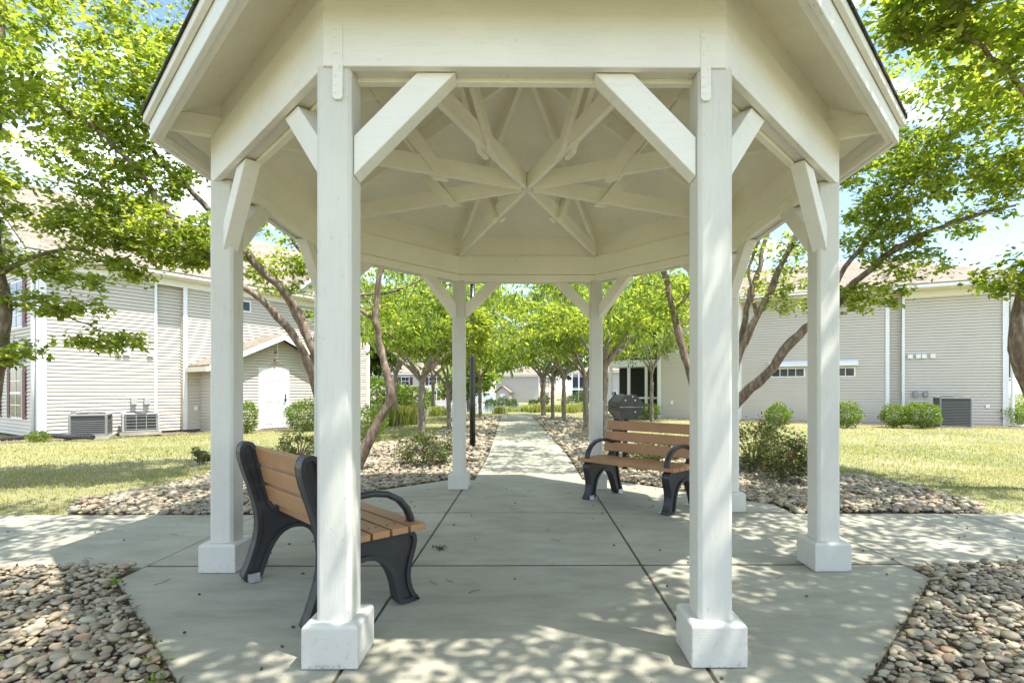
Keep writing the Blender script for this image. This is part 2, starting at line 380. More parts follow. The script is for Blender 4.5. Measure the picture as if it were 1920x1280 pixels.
for nm, P in BEDS.items():
    x0, x1 = min(p[0] for p in P), max(p[0] for p in P); y0, y1 = min(p[1] for p in P), max(p[1] for p in P); L = []
    front = nm.startswith('front')
    y = y0
    while y < y1:
        sp = 0.041 if front else (0.052 if y < 4 else 0.08 if y < 9 else 0.13)
        x = x0
        while x < x1:
            for lay in range(2 if (front or y < 3) else 1):
                jx, jy = x + rng.uniform(-sp, sp) * 0.7, y + rng.uniform(-sp, sp) * 0.7
                if not in_poly(jx, jy, P) or on_paving(jx, jy): continue
                ppx, ppy, d = project((jx, jy, 0)) if jy > -4.0 else (0, 0, 0)
                if front and not (d > 0.5 and -330 < ppx < 2250 and ppy < 1600): continue
                if not front and not (-250 < ppx < 2170): continue
                s = sp / 0.055 * rng.choice([0.45, 0.55, 0.65, 0.75, 0.85, 0.95, 1.1, 1.4])
                a = 0.037 * s * rng.uniform(0.85, 1.25); b2 = a * rng.uniform(0.58, 0.88); c2 = a * rng.uniform(0.28, 0.5)
                mound = 0.018 * min(1, 1.0) * math.sin(jx * 3.1 + 1) * math.sin(jy * 2.7) if front else 0.012 * math.sin(jx * 2.3) * math.sin(jy * 1.9)
                z = -0.012 + c2 * rng.uniform(0.35, 0.75) + (0.016 if lay else 0) + mound + 0.01
                L.append((jx, jy, z, a, b2, c2, rng.uniform(0, math.pi), rng.uniform(-0.35, 0.35), rng.uniform(-0.35, 0.35), ppx, ppy, d))
            x += sp
        y += sp
    stones[nm] = L
cand = sorted(((-s_[3] * s_[4] / s_[11] ** 2, nm, i) for nm in ('front_left', 'front_right') for i, s_ in enumerate(stones[nm]) if 6 < s_[9] < 1914 and s_[10] < 1272))
single = {(nm, i) for _, nm, i in cand[:300]}
for nm, P in BEDS.items():
    bed = MB(); bed.v = [(p[0], p[1], -0.014) for p in P]; bed.f = [tuple(range(len(P)))]
    side = nm.split('_')
    o = bed.build('stone_bed', 'soil'); tag(o, 'bed of rounded river stones %s the gazebo slab on the %s' % ('in front of' if side[0] == 'front' else 'behind', side[1]), 'stone bed', kind='structure')
    VV, FF, RR = [], [], []; off = 0
    for i, s_ in enumerate(stones[nm]):
        M = Matrix.Rotation(s_[6], 3, 'Z') @ Matrix.Rotation(s_[7], 3, 'X') @ Matrix.Rotation(s_[8], 3, 'Y')
        if (nm, i) in single:
            st = bpy.data.objects.new('stone', rng.choice(stone_meshes)); COL.objects.link(st); st.parent = o
            st.location = s_[:3]; st.rotation_euler = M.to_euler(); st.scale = s_[3:6]; continue
        near = s_[11] < 4.2
        base, fc = (lumpy(IV1, i % 40, 0.12), IF1) if True else (IV1, IF1)
        A = np.array(M) @ np.diag(s_[3:6]); VV.append(base @ A.T + np.array(s_[:3])); FF.append(fc + off); off += len(base); RR.append(np.full(len(base), rng.random()))
    if VV:
        po = np_mesh('stones', np.vstack(VV), np.vstack(FF), 'stone_many', o, {'rnd': np.concatenate(RR)}, True); po['kind'] = 'stuff'

# ------------------------------------------------------------------ gazebo
S = 1.68; RV = S / 2 / math.sin(R(22.5)); AP = RV * math.cos(R(22.5))
ANG = [R(22.5 + 45 * i) for i in range(8)]
gz = empty('gazebo'); tag(gz, 'white painted octagonal timber gazebo with open rafters over two benches', 'gazebo')
def tilt(o):
    for v_ in o.data.vertices: v_.co.z += -0.0209 * v_.co.y * min(1.0, max(0.0, (v_.co.z - 0.2) / 2.2))
    return o
def dirv(a): return Vector((math.cos(a), math.sin(a), 0))
def wedge(i, ao, ai, z0, z1, zi0=None, zi1=None):
    """mitred board on side i between two apothems"""
    zi0 = z0 if zi0 is None else zi0; zi1 = z1 if zi1 is None else zi1
    k_ = 1 / math.cos(R(22.5)); a, c = dirv(ANG[i]), dirv(ANG[(i + 1) % 8]); b_ = MB()
    P = [a * ao * k_, c * ao * k_, c * ai * k_, a * ai * k_]
    lo = [p + Vector((0, 0, z)) for p, z in zip(P, (z0, z0, zi0, zi0))]; hi = [p + Vector((0, 0, z)) for p, z in zip(P, (z1, z1, zi1, zi1))]
    return b_.add(lo + hi, [(3, 2, 1, 0), (4, 5, 6, 7), (0, 1, 5, 4), (1, 2, 6, 5), (2, 3, 7, 6), (3, 0, 4, 7)])
def zs(a): return 4.036 - 0.4547 * a            # roof boarding, underside, by apothem
def zr(r): return 4.036 - 0.42 * r              # the same along a hip
for i in range(8):
    V0 = dirv(ANG[i]) * RV; V1 = dirv(ANG[(i + 1) % 8]) * RV
    h, c = 0.0765, 0.016
    oc = [(h - c, -h), (h, -h + c), (h, h - c), (h - c, h), (-h + c, h), (-h, h - c), (-h, -h + c), (-h + c, -h)]
    sq = [(h, -h), (h, -h), (h, h), (h, h), (-h, h), (-h, h), (-h, -h), (-h, -h)]
    b_ = MB(); b_.loft([[(V0.x + p[0] * k_, V0.y + p[1] * k_, z) for p in oc] for z, k_ in ((0.185, 1), (1.2, 1), (2.5, 1), (2.575, 1))])
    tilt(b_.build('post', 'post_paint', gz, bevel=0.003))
    h = 0.1213; b_ = MB(); b_.loft([[(V0.x + sx * q, V0.y + sy * q, z) for sx, sy in ((-1, -1), (1, -1), (1, 1), (-1, 1))] for z, q in ((0.003, h), (0.178, h), (0.191, h - 0.012))])
    b_.build('plinth', 'plinth_paint', gz, bevel=0.005, seg=2)
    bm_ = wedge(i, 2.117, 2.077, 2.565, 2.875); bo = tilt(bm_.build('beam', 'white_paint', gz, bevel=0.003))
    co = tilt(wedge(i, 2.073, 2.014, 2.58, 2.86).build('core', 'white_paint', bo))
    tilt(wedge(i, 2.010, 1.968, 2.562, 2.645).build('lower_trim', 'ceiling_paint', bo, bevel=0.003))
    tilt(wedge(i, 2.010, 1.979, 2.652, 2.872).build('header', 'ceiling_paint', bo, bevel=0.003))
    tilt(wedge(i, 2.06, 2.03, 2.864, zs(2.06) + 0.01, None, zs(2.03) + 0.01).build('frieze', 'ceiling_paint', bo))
    e = (V1 - V0).normalized(); nrm = Vector((e.y, -e.x, 0))
    for s0, p0 in ((1, V0), (-1, V1)):
        b_ = MB(); prof = [(0.079, 2.115), (0.079, 2.285), (0.36, 2.567), (0.53, 2.567)]
        f0 = lambda p, o_=0.045: p0 + e * s0 * p[0] + nrm * o_ + Vector((0, 0, p[1])); f1 = lambda p: f0(p, -0.045)
        b_.prism(prof, f0, f1); tilt(b_.build('brace', 'white_paint', gz, bevel=0.003))
    u = dirv(ANG[i]); t = Vector((-u.y, u.x, 0))
    def plank(prof, o0, o1, name, bev=0.002):
        b_ = MB(); b_.prism(prof, lambda p: u * p[0] + t * o0 + Vector((0, 0, p[1])), lambda p: u * p[0] + t * o1 + Vector((0, 0, p[1])))
        return tilt(b_.build(name, 'ceiling_paint', gz, bevel=bev))
    plank([(0.052, 2.878), (2.565, 2.878), (2.565, 2.945), (2.45, 3.0), (2.43, 3.012), (0.052, 3.012)], -0.019, 0.019, 'tie_beam')
    plank([(0.05, zr(0.05) - 0.15), (2.20, zr(2.2) - 0.15), (2.20, zr(2.2) - 0.004), (0.05, zr(0.05) - 0.004)], -0.0195, 0.0195, 'hip_rafter')
    for s0 in (-1, 1):
        plank([(0.665, 2.858), (0.775, 2.858), (1.31, 3.47), (1.20, 3.505)], s0 * 0.0205, s0 * 0.056, 'strut')
    k_ = 1 / math.cos(R(22.5)); a, c2 = dirv(ANG[i]), dirv(ANG[(i + 1) % 8])
    def facet(name, ao, dz0, dz1, mat, zf=zs):
        P = [Vector((0, 0, zf(0))), a * ao * k_ + Vector((0, 0, zf(ao))), c2 * ao * k_ + Vector((0, 0, zf(ao)))]
        b_ = MB(); b_.add([p + Vector((0, 0, dz0)) for p in P] + [p + Vector((0, 0, dz1)) for p in P], [(2, 1, 0), (3, 4, 5), (0, 1, 4, 3), (1, 2, 5, 4), (2, 0, 3, 5)])
        return tilt(b_.build(name, mat, gz))
    facet('roof_boarding', 2.395, 0.0, 0.025, 'ceiling_paint')
    facet('roof_shingles', 2.474, 0.03, 0.052, 'shingle_dark')
    fo = tilt(wedge(i, 2.43, 2.40, 2.79, 2.957).build('fascia', 'trim_paint', gz, bevel=0.003))
    tilt(wedge(i, 2.398, 2.365, 2.80, 2.845).build('fascia_lip', 'white_paint', fo))
    tilt(wedge(i, 2.463, 2.434, 2.897, 2.952).build('drip_edge', 'white_paint', fo, bevel=0.003))
b_ = MB(); b_.loft([[(0.05 * math.cos(R(22.5 + 45 * j)), 0.05 * math.sin(R(22.5 + 45 * j)), z) for j in range(8)] for z in (2.874, 3.016)]); tilt(b_.build('hub', 'white_paint', gz))
for x in (-0.815, 0.79):
    b_ = MB(); q = [(-0.0215, 0.012), (-0.0215, 0.322), (-0.012, 0.332), (0.012, 0.332), (0.0215, 0.322), (0.0215, 0.012), (0.012, 0.0), (-0.012, 0.0)]
    b_.prism(q, lambda p: (x + p[0], -2.1035, 2.42 + p[1]), lambda p: (x + p[0], -2.1205, 2.42 + p[1]))
    for z in (0.03, 0.06, 0.10, 0.135, 0.20, 0.235, 0.27, 0.30):
        xo = 0.009 if int(z * 1000) % 2 else -0.009
        b_.loft([[(x + xo + rr * math.cos(j), yy, 2.42 + z + rr * math.sin(j)) for j in np.linspace(0, 2 * math.pi, 6, endpoint=False)] for rr, yy in ((0.0055, -2.1203), (0.003, -2.1235))])
    tilt(b_.build('strap_plate', 'white_paint', gz))

# ------------------------------------------------------------------ benches
def smooth_poly(P, it=2):
    for _ in range(it):
        Q = []
        for i in range(len(P)):
            a, c = P[i], P[(i + 1) % len(P)]
            Q += [(a[0] * .75 + c[0] * .25, a[1] * .75 + c[1] * .25), (a[0] * .25 + c[0] * .75, a[1] * .25 + c[1] * .75)]
        P = Q
    return P
PROF = [(-.335, 0), (-.285, .12), (-.24, .27), (-.235, .40), (-.27, .55), (-.32, .70), (-.345, .80), (-.335, .86), (-.295, .88), (-.255, .865), (-.235, .80), (-.205, .66), (-.175, .53), (-.145, .455), (-.09, .42),
        (.02, .412), (.18, .412), (.285, .405), (.31, .36), (.30, .30), (.272, .22), (.262, .14), (.285, .06), (.325, .012), (.315, 0), (.205, 0), (.185, .03), (.172, .12), (.135, .215), (.065, .28), (-.02, .295), (-.09, .265), (-.145, .19), (-.185, .09), (-.215, 0)]
def bench(name, label, loc, rz):
    t = empty(name, loc, rz); tag(t, label, 'bench')
    # local: x forward, y along the bench
    PS = smooth_poly(PROF, 1); PS = [(p[0], max(p[1], 0.0)) for p in PS]; IN = shrink(PS, 0.026)
    for sy in (-1, 1):
        y0 = sy * 0.495
        b_ = MB(); b_.prism(PS, lambda p: (p[0], y0 - 0.026, p[1]), lambda p: (p[0], y0 + 0.026, p[1]))
        fr = b_.build('side_frame', 'black_plastic', t, bevel=0.006, seg=2)
        for s2 in (-1, 1):
            b_ = MB(); k_ = len(PS); ya, yb = y0 + s2 * 0.0262, y0 + s2 * 0.043
            vs = [(p[0], ya, p[1]) for p in PS] + [(p[0], yb, p[1]) for p in PS] + [(p[0], ya, p[1]) for p in IN] + [(p[0], yb, p[1]) for p in IN]
            fs = []
            for i in range(k_):
                j = (i + 1) % k_
                fs += [(i, j, k_ + j, k_ + i), (k_ + i, k_ + j, 3 * k_ + j, 3 * k_ + i), (2 * k_ + j, 2 * k_ + i, 3 * k_ + i, 3 * k_ + j)]
            b_.add(vs, fs); b_.build('rim', 'black_plastic', fr, bevel=0.005, seg=2)
        # arm: a flat bar bent into a loop from the back post down to the seat front
        arc = [(-.225, .575), (-.16, .605), (-.06, .632), (.05, .638), (.14, .622), (.215, .58), (.262, .525), (.285, .47), (.29, .415)]
        b_ = MB(); rings = []
        for i, p in enumerate(arc):
            q0, q1 = arc[max(i - 1, 0)], arc[min(i + 1, len(arc) - 1)]; dx, dz = q1[0] - q0[0], q1[1] - q0[1]; l = math.hypot(dx, dz); nx, nz = -dz / l, dx / l
            ww, hh = 0.028, 0.017
            rings.append([(p[0] + nx * hh * b2, y0 + ww * a2, p[1] + nz * hh * b2) for a2, b2 in ((-1, -.6), (-.6, -1), (.6, -1), (1, -.6), (1, .6), (.6, 1), (-.6, 1), (-1, .6))])
        b_.loft(rings); b_.build('arm_rest', 'black_plastic', t, smooth=True)
        for fx in (-.262, .262):
            b_ = MB(); s3 = -sy if fx < 0 else -sy
            b_.bb(fx - 0.035, fx + 0.035, y0 + s3 * 0.049 - 0.003, y0 + s3 * 0.049 + 0.003, 0.002, 0.046); b_.bb(fx - 0.035, fx + 0.035, min(y0 + s3 * 0.052, y0 + s3 * 0.092), max(y0 + s3 * 0.052, y0 + s3 * 0.092), 0.002, 0.008)
            b_.build('foot_bracket', 'bracket_steel', t)
    for k_ in range(4):
        b_ = MB(); xc = 0.276 - 0.112 * k_; b_.box((xc, 0, 0.432), (0.098, 1.20, 0.036)); sl_ = b_.build('seat_slat', 'recycled_plank', t, bevel=0.004, seg=2)
        if k_ == 0: pass
        b_ = MB()
        for yy in (-0.495, 0.495):
            for xx in (-0.022, 0.022): b_.loft([[(xc + xx + 0.006 * math.cos(j), yy + 0.006 * math.sin(j), z) for j in np.linspace(0, 2 * math.pi, 8, endpoint=False)] for z in (0.4502, 0.4525)])
        b_.build('bolt_heads', 'black_metal', sl_)
    for k_ in range(3):
        z = 0.545 + 0.122 * k_; xc = -0.158 - (z - 0.5) * 0.235
        b_ = MB(); b_.box((xc, 0, z), (0.034, 1.20, 0.104), Matrix.Rotation(R(-13.5), 3, 'Y')); b_.build('back_slat', 'recycled_plank', t, bevel=0.004, seg=2)
    return t
bench('bench', 'near bench seen from behind, black sides and brown slats, beside front left post', (-1.215, -1.235, 0.003), R(44))
bench('bench', 'far bench facing us, black sides and brown slats, in front of the grill', (1.205, 1.185, 0.003), R(224))

# ------------------------------------------------------------------ grill
g0 = at(1172, 762, 7.9); gp = empty('park_grill', (g0.x, g0.y, 0)); tag(gp, 'black octagonal drum grill on a post behind the far bench', 'grill')
A = R(-80); ax = Vector((math.cos(A), math.sin(A), 0)); sd = Vector((-ax.y, ax.x, 0)); zc = g0.z
def octo(r, off, dz=0): return [ax * off + sd * r * math.cos(R(22.5 + 45 * j)) + Vector((0, 0, zc + dz + r * math.sin(R(22.5 + 45 * j)))) for j in range(8)]
b_ = MB(); b_.loft([octo(0.188, -0.24), octo(0.188, 0.235)]); b_.build('drum', 'grill_grey', gp, bevel=0.004)
b_ = MB(); b_.loft([octo(0.197, 0.236), octo(0.197, 0.25)]); ep = b_.build('end_plate', 'black_metal', gp, bevel=0.003)
b_ = MB(); b_.loft([octo(0.197, -0.255), octo(0.197, -0.241)]); b_.build('end_plate', 'black_metal', gp, bevel=0.003)
b_ = MB(); c0 = ax * 0.258 + Vector((0, 0, zc)); b_.box(c0, (0.012, 0.36, 0.006), Matrix.Rotation(A, 3, 'Z')); b_.build('lid_seam', 'steel_mid', gp)
for dz, ds in ((0.10, 0.06), (-0.07, 0.06), (0.10, -0.09), (0.15, 0.02)):
    b_ = MB(); b_.tube([ax * 0.25 + sd * ds + Vector((0, 0, zc + dz)), ax * 0.262 + sd * ds + Vector((0, 0, zc + dz))], 0.010, 8); b_.build('bolt', 'bracket_steel', gp)
b_ = MB(); b_.tube([-sd * 0.20 - ax * 0.1 + Vector((0, 0, zc + 0.0)), -sd * 0.26 - ax * 0.1 + Vector((0, 0, zc)), -sd * 0.26 + ax * 0.1 + Vector((0, 0, zc)), -sd * 0.20 + ax * 0.1 + Vector((0, 0, zc))], 0.011, 8); b_.build('handle', 'black_metal', gp)
b_ = MB(); b_.tube([(0, 0, -0.02), (0, 0, zc - 0.19)], 0.038, 12); b_.build('pedestal', 'black_metal', gp, smooth=True)
b_ = MB(); b_.tube([(0, 0, zc - 0.27), (0, 0, zc - 0.195)], 0.062, 12); b_.build('collar', 'black_metal', gp)

# ------------------------------------------------------------------ lamp post beside the path
l0 = at(886, 837, 11.1); lp = empty('lamp_post', (l0.x, l0.y, 0)); tag(lp, 'black round lamp post beside the path behind the back left post', 'lamp post')
b_ = MB(); b_.tube([(0, 0, -0.05), (0, 0, 0.9), (0, 0, 2.2), (0, 0, 3.55)], [0.064, 0.062, 0.058, 0.05], 16); b_.build('pole', 'black_metal', lp, smooth=True)
b_ = MB(); b_.loft([[(r_ * math.cos(j), r_ * math.sin(j), z) for j in np.linspace(0, 2 * math.pi, 12, endpoint=False)] for z, r_ in ((3.5, .08), (3.56, .10), (3.62, .09))]); b_.build('neck', 'black_metal', lp)
b_ = MB(); b_.loft([[(r_ * math.cos(j), r_ * math.sin(j), z) for j in np.linspace(0, 2 * math.pi, 12, endpoint=False)] for z, r_ in ((3.62, .09), (3.72, .15), (3.95, .17), (4.05, .12))]); b_.build('globe', 'lamp_glass', lp, smooth=True)
b_ = MB(); b_.loft([[(r_ * math.cos(j), r_ * math.sin(j), z) for j in np.linspace(0, 2 * math.pi, 12, endpoint=False)] for z, r_ in ((4.04, .16), (4.10, .13), (4.18, .03))]); b_.build('cap', 'black_metal', lp)

# ------------------------------------------------------------------ buildings
def siding(parent, o, e, nrm, lim, z0, z1, mat='siding', lap=0.1016, name='siding'):
    """clapboard wall: o origin, e along, nrm outward; lim(z) -> (s0, s1) extent along e"""
    o, e, nrm = Vector(o), Vector(e), Vector(nrm); b_ = MB(); z = z0
    while z < z1 - 1e-4:
        zt = min(z + lap, z1); a0, a1 = lim(z); c0, c1 = lim(zt)
        if a1 - a0 > 0.02:
            k_, gz_ = 0.026, min(0.14 * (zt - z), 0.013); zm = zt - gz_
            Q = lambda a, nn, zz: o + e * a + nrm * nn + Vector((0, 0, zz))
            P = [Q(a0, k_, z), Q(a1, k_, z), Q(c1, 0.003, zm), Q(c0, 0.003, zm), Q(a0, -0.03, z), Q(a1, -0.03, z), Q(c0, -0.03, zm), Q(c1, -0.03, zm), Q(c0, -0.03, zt), Q(c1, -0.03, zt)]
            b_.add(P, [(0, 1, 2, 3), (1, 0, 4, 5), (3, 2, 7, 6), (6, 7, 9, 8), (0, 3, 6, 4), (2, 1, 5, 7)])
        z = zt
    return b_.build(name, mat, parent, fix=False)
def bar(parent, name, mat, o, e, nrm, s0, s1, n0, n1, z0, z1, bevel=0.0):
    o, e, nrm = Vector(o), Vector(e), Vector(nrm); b_ = MB()
    P = [o + e * s + nrm * k_ + Vector((0, 0, z)) for s in (s0, s1) for k_ in (n0, n1) for z in (z0, z1)]
    b_.add(P, [(0, 1, 3, 2), (4, 6, 7, 5), (0, 4, 5, 1), (2, 3, 7, 6), (0, 2, 6, 4), (1, 5, 7, 3)])
    return b_.build(name, mat, parent, bevel=bevel)
def window(parent, o, e, nrm, s0, s1, z0, z1, cols=2, rows=2, frame=0.06, shutters=0.0, smat='shutter', sash=True):
    f = bar(parent, 'window', 'house_white', o, e, nrm, s0 - frame, s1 + frame, 0.0, 0.03, z0 - frame, z1 + frame)
    bar(f, 'pane', 'pane', o, e, nrm, s0, s1, 0.031, 0.036, z0, z1)
    for k_ in range(1, cols):
        s = s0 + (s1 - s0) * k_ / cols; bar(f, 'muntin', 'house_white', o, e, nrm, s - 0.012, s + 0.012, 0.037, 0.048, z0 + 0.002, z1 - 0.002)
    for k_ in range(1, rows):
        z = z0 + (z1 - z0) * k_ / rows; w_ = 0.03 if k_ * 2 == rows else 0.012
        bar(f, 'rail', 'house_white', o, e, nrm, s0 + 0.002, s1 - 0.002, 0.037, 0.052, z - w_, z + w_)
    if shutters:
        for a, c in ((s0 - frame - 0.01 - shutters, s0 - frame - 0.01), (s1 + frame + 0.01, s1 + frame + 0.01 + shutters)):
            sh = bar(parent, 'shutter', smat, o, e, nrm, a, c, 0.0, 0.03, z0 - 0.04, z1 + 0.04)
            for zz in (0.06, 0.53):
                bar(sh, 'shutter_panel', smat, o, e, nrm, a + 0.04, c - 0.04, 0.031, 0.042, z0 + (z1 - z0) * zz, z0 + (z1 - z0) * (zz + 0.4))
    return f
def poly_slab(parent, name, mat, P, th):
    P = [Vector(p) for p in P]; nn = (P[1] - P[0]).cross(P[2] - P[0]).normalized()
    if nn.z < 0: nn = -nn
    b_ = MB(); k_ = len(P); b_.add([p for p in P] + [p + nn * th for p in P], [tuple(range(k_)), tuple(range(k_, 2 * k_))] + [(i, (i + 1) % k_, k_ + (i + 1) % k_, k_ + i) for i in range(k_)])
    return b_.build(name, mat, parent)
X, Y_, NX, NY = (1, 0, 0), (0, 1, 0), (-1, 0, 0), (0, -1, 0)

# --- left apartment house
bl = empty('apartment_house', (-12.9, 9.5, -0.06), R(57)); tag(bl, 'sunlit beige clapboard house on the left with a gabled white door porch', 'house')
ZE = 4.72
siding(bl, (0, 0, 0), X, NY, lambda z: (0.0, 2.69), 0.0, ZE)
siding(bl, (0, 0.14, 0), X, NY, lambda z: (2.69, 3.45), 0.0, ZE)
siding(bl, (0, 0, 0), X, NY, lambda z: (3.45, 10.8), 0.0, ZE)
siding(bl, (0, 0, 0), Y_, NX, lambda z: ((0, 9.0) if z < ZE else ((z - ZE) / 0.62, 9.0 - (z - ZE) / 0.62)), 0.0, ZE + 2.7)
siding(bl, (2.69, 0, 0), Y_, X, lambda z: (0.0, 0.14), 0.0, ZE); siding(bl, (3.45, 0, 0), Y_, NX, lambda z: (0.0, 0.14), 0.0, ZE)
siding(bl, (10.8, 0, 0), Y_, X, lambda z: ((0, 9.0) if z < ZE else ((z - ZE) / 0.62, 9.0 - (z - ZE) / 0.62)), 0.0, ZE + 2.7)
bar(bl, 'corner_trim', 'house_white', (0, 0, 0), X, NY, -0.03, 0.12, 0.031, 0.045, 0, ZE)
bar(bl, 'corner_trim', 'house_white', (0, 0, 0), Y_, NX, -0.02, 0.12, 0.031, 0.05, 0, ZE)
bar(bl, 'corner_trim', 'house_white', (0, 0, 0), X, NY, 2.62, 2.69, 0.031, 0.04, 0, ZE)
bar(bl, 'corner_trim', 'house_white', (0, 0, 0), X, NY, 3.42, 3.54, 0.031, 0.045, 0, ZE)
bar(bl, 'corner_trim', 'house_white', (0, 0, 0), X, NY, 10.66, 10.83, 0.031, 0.045, 0, ZE)
bar(bl, 'soffit', 'soffit_cream', (0, 0, 0), X, NY, -0.4, 11.2, -0.5, 0.42, ZE + 0.005, ZE + 0.04)
bar(bl, 'frieze_board', 'house_white', (0, 0, 0), X, NY, 0.0, 10.8, 0.032, 0.05, ZE - 0.2, ZE)
bar(bl, 'gutter', 'house_white', (0, 0, 0), X, NY, -0.4, 11.2, 0.42, 0.53, ZE + 0.03, ZE + 0.16, 0.02)
poly_slab(bl, 'roof', 'shingle_tan', [(-0.4, -0.52, ZE + 0.10), (11.2, -0.52, ZE + 0.10), (11.2, 4.5, ZE + 3.15), (-0.4, 4.5, ZE + 3.15)], 0.06)
poly_slab(bl, 'roof', 'shingle_tan', [(-0.4, 9.5, ZE + 0.10), (11.2, 9.5, ZE + 0.10), (11.2, 4.52, ZE + 3.15), (-0.4, 4.52, ZE + 3.15)], 0.06)
for x_ in (-0.44, 11.2):
    b_ = MB(); b_.prism([(-0.52, ZE - 0.06), (-0.52, ZE + 0.10), (4.5, ZE + 3.15), (9.5, ZE + 0.10), (9.5, ZE - 0.06), (4.5, ZE + 2.98)], lambda p: (x_, p[0], p[1]), lambda p: (x_ + 0.03, p[0], p[1])); b_.build('rake_board', 'house_white', bl)
# cross gable over the far wing
b_ = MB(); b_.add([(7.0, -0.3, ZE + 0.2), (10.6, -0.3, ZE + 0.2), (8.8, -0.3, ZE + 1.75), (7.0, 3.5, ZE + 0.2), (10.6, 3.5, ZE + 0.2), (8.8, 3.5, ZE + 1.75)], [(0, 1, 2), (3, 5, 4), (0, 3, 4, 1)]); gbl = b_.build('cross_gable', 'siding', bl)
poly_slab(gbl, 'roof', 'shingle_tan', [(6.8, -0.5, ZE + 0.1), (6.8, 3.6, ZE + 0.1), (8.8, 3.6, ZE + 1.83), (8.8, -0.5, ZE + 1.83)], 0.06)
poly_slab(gbl, 'roof', 'shingle_tan', [(10.8, -0.5, ZE + 0.1), (10.8, 3.6, ZE + 0.1), (8.81, 3.6, ZE + 1.83), (8.81, -0.5, ZE + 1.83)], 0.06)
for sx in (-1, 1):
    b_ = MB(); b_.prism([(0, 1.68), (0, 1.84), (2.05, 0.06), (2.05, -0.08)], lambda p: (8.8 + sx * p[0], -0.53, ZE + p[1]), lambda p: (8.8 + sx * p[0], -0.50, ZE + p[1])); b_.build('rake_board', 'house_white', gbl)
window(bl, (0, 0, 0), Y_, NX, 1.42, 2.36, 0.50, 1.86, 2, 4, 0.05, 0.34)
window(bl, (0, 0, 0), Y_, NX, 1.42, 2.36, 3.05, 4.30, 2, 4, 0.05, 0.34)
window(bl, (0, 0, 0), Y_, NX, 3.75, 4.69, 0.50, 1.86, 2, 4, 0.05, 0.34)
window(bl, (0, 0, 0), Y_, NX, 3.75, 4.69, 3.05, 4.30, 2, 4, 0.05, 0.34)
window(bl, (0, 0, 0), X, NY, 5.2, 5.55, 4.05, 4.35, 1, 1, 0.05)
window(bl, (0, 0, 0), X, NY, 7.6, 7.95, 4.05, 4.35, 1, 1, 0.05)
for s in (1.62, 1.82, 2.42):
    bar(bl, 'wall_vent', 'house_white', (0, 0, 0), X, NY, s, s + 0.17, 0.031, 0.09, 2.28, 2.44, 0.01)
for s in (2.0, 2.33):
    bar(bl, 'meter_box', 'ac_light', (0, 0, 0), X, NY, s, s + 0.15, 0.031, 0.12, 0.82, 1.05, 0.01)
bar(bl, 'outlet', 'ac_grey', (0, 0, 0), X, NY, 0.62, 0.74, 0.031, 0.07, 0.52, 0.68, 0.01); bar(bl, 'outlet', 'house_white', (0, 0, 0), X, NY, 3.74, 3.85, 0.031, 0.05, 0.60, 0.74, 0.01)
b_ = MB(); b_.tube([(-0.10, 0.30, ZE + 0.02), (-0.085, 0.22, ZE - 0.25), (-0.085, 0.2, 2.0), (-0.085, 0.2, 0.12)], 0.045, 8); b_.build('downspout', 'house_white', bl, smooth=True)
b_ = MB(); b_.tube([(-0.085, 0.2, 0.14), (-0.12, 0.18, 0.05), (-0.3, 0.05, 0.03), (-0.9, -0.3, 0.03), (-1.6, -0.6, 0.03)], 0.06, 10); b_.build('drain_elbow', 'black_plastic', bl, smooth=True)
# porch
siding(bl, (0, -1.0, 0), X, NY, lambda z: ((3.95, 8.05) if z < 2.1 else (3.95 + (z - 2.1) * 2.05 / 0.98, 8.05 - (z - 2.1) * 2.05 / 0.98)), -0.08, 3.06, name='porch_wall')
siding(bl, (3.95, -1.0, 0), Y_, NX, lambda z: (0, 1.0), -0.08, 2.15, name='porch_wall'); siding(bl, (8.05, -1.0, 0), Y_, X, lambda z: (0, 1.0), -0.08, 2.15, name='porch_wall')
for sx in (-1, 1):
    pr = poly_slab(bl, 'porch_roof', 'shingle_tan', [(6.0 + sx * 0.005, -1.38, 3.17), (6.0 + sx * 2.42, -1.38, 2.01), (6.0 + sx * 2.42, -0.03, 2.01), (6.0 + sx * 0.005, -0.03, 3.17)], 0.05)
    b_ = MB(); b_.prism([(0.0, 3.0), (0.0, 3.19), (2.45, 2.02), (2.45, 1.86)], lambda p: (6.0 + sx * p[0], -1.42, p[1]), lambda p: (6.0 + sx * p[0], -1.39, p[1])); b_.build('rake_board', 'house_white', pr)
    bar(pr, 'soffit', 'soffit_cream', (6.0 + sx * 2.42, 0, 0), X, NY, -0.12, 0.12, 0.03, 1.385, 1.84, 1.99)
dr = bar(bl, 'door', 'house_white', (0, -1.0, 0), X, NY, 5.30, 6.41, 0.0, 0.045, -0.06, 2.04)
dl = bar(dr, 'door_leaf', 'door_white', (0, -1.0, 0), X, NY, 5.40, 6.31, 0.046, 0.06, -0.04, 1.95)
for zz, hh in ((0.10, 0.62), (0.86, 0.60), (1.58, 0.24)):
    for s in (5.49, 5.90): bar(dr, 'door_panel', 'door_white', (0, -1.0, 0), X, NY, s, s + 0.32, 0.061, 0.072, zz, zz + hh, 0.008)
b_ = MB(); b_.tube([(6.24, -1.06, 0.92), (6.24, -1.13, 0.92)], 0.03, 10); b_.tube([(6.24, -1.12, 0.92), (6.15, -1.13, 0.92)], 0.012, 6); b_.bb(6.215, 6.265, -1.08, -1.06, 0.85, 1.12); b_.build('door_handle', 'black_metal', dr)
b_ = MB(); b_.tube([(5.86, -1.0, 2.30), (5.86, -1.10, 2.30), (5.86, -1.12, 2.24), (5.86, -1.12, 2.17)], [0.03, 0.02, 0.04, 0.03], 8); b_.build('porch_light', 'brass', bl)
b_ = MB(); b_.tube([(5.9, -1.0, 2.58), (5.9, -1.08, 2.58)], 0.045, 10); b_.build('gable_light', 'brass', bl)

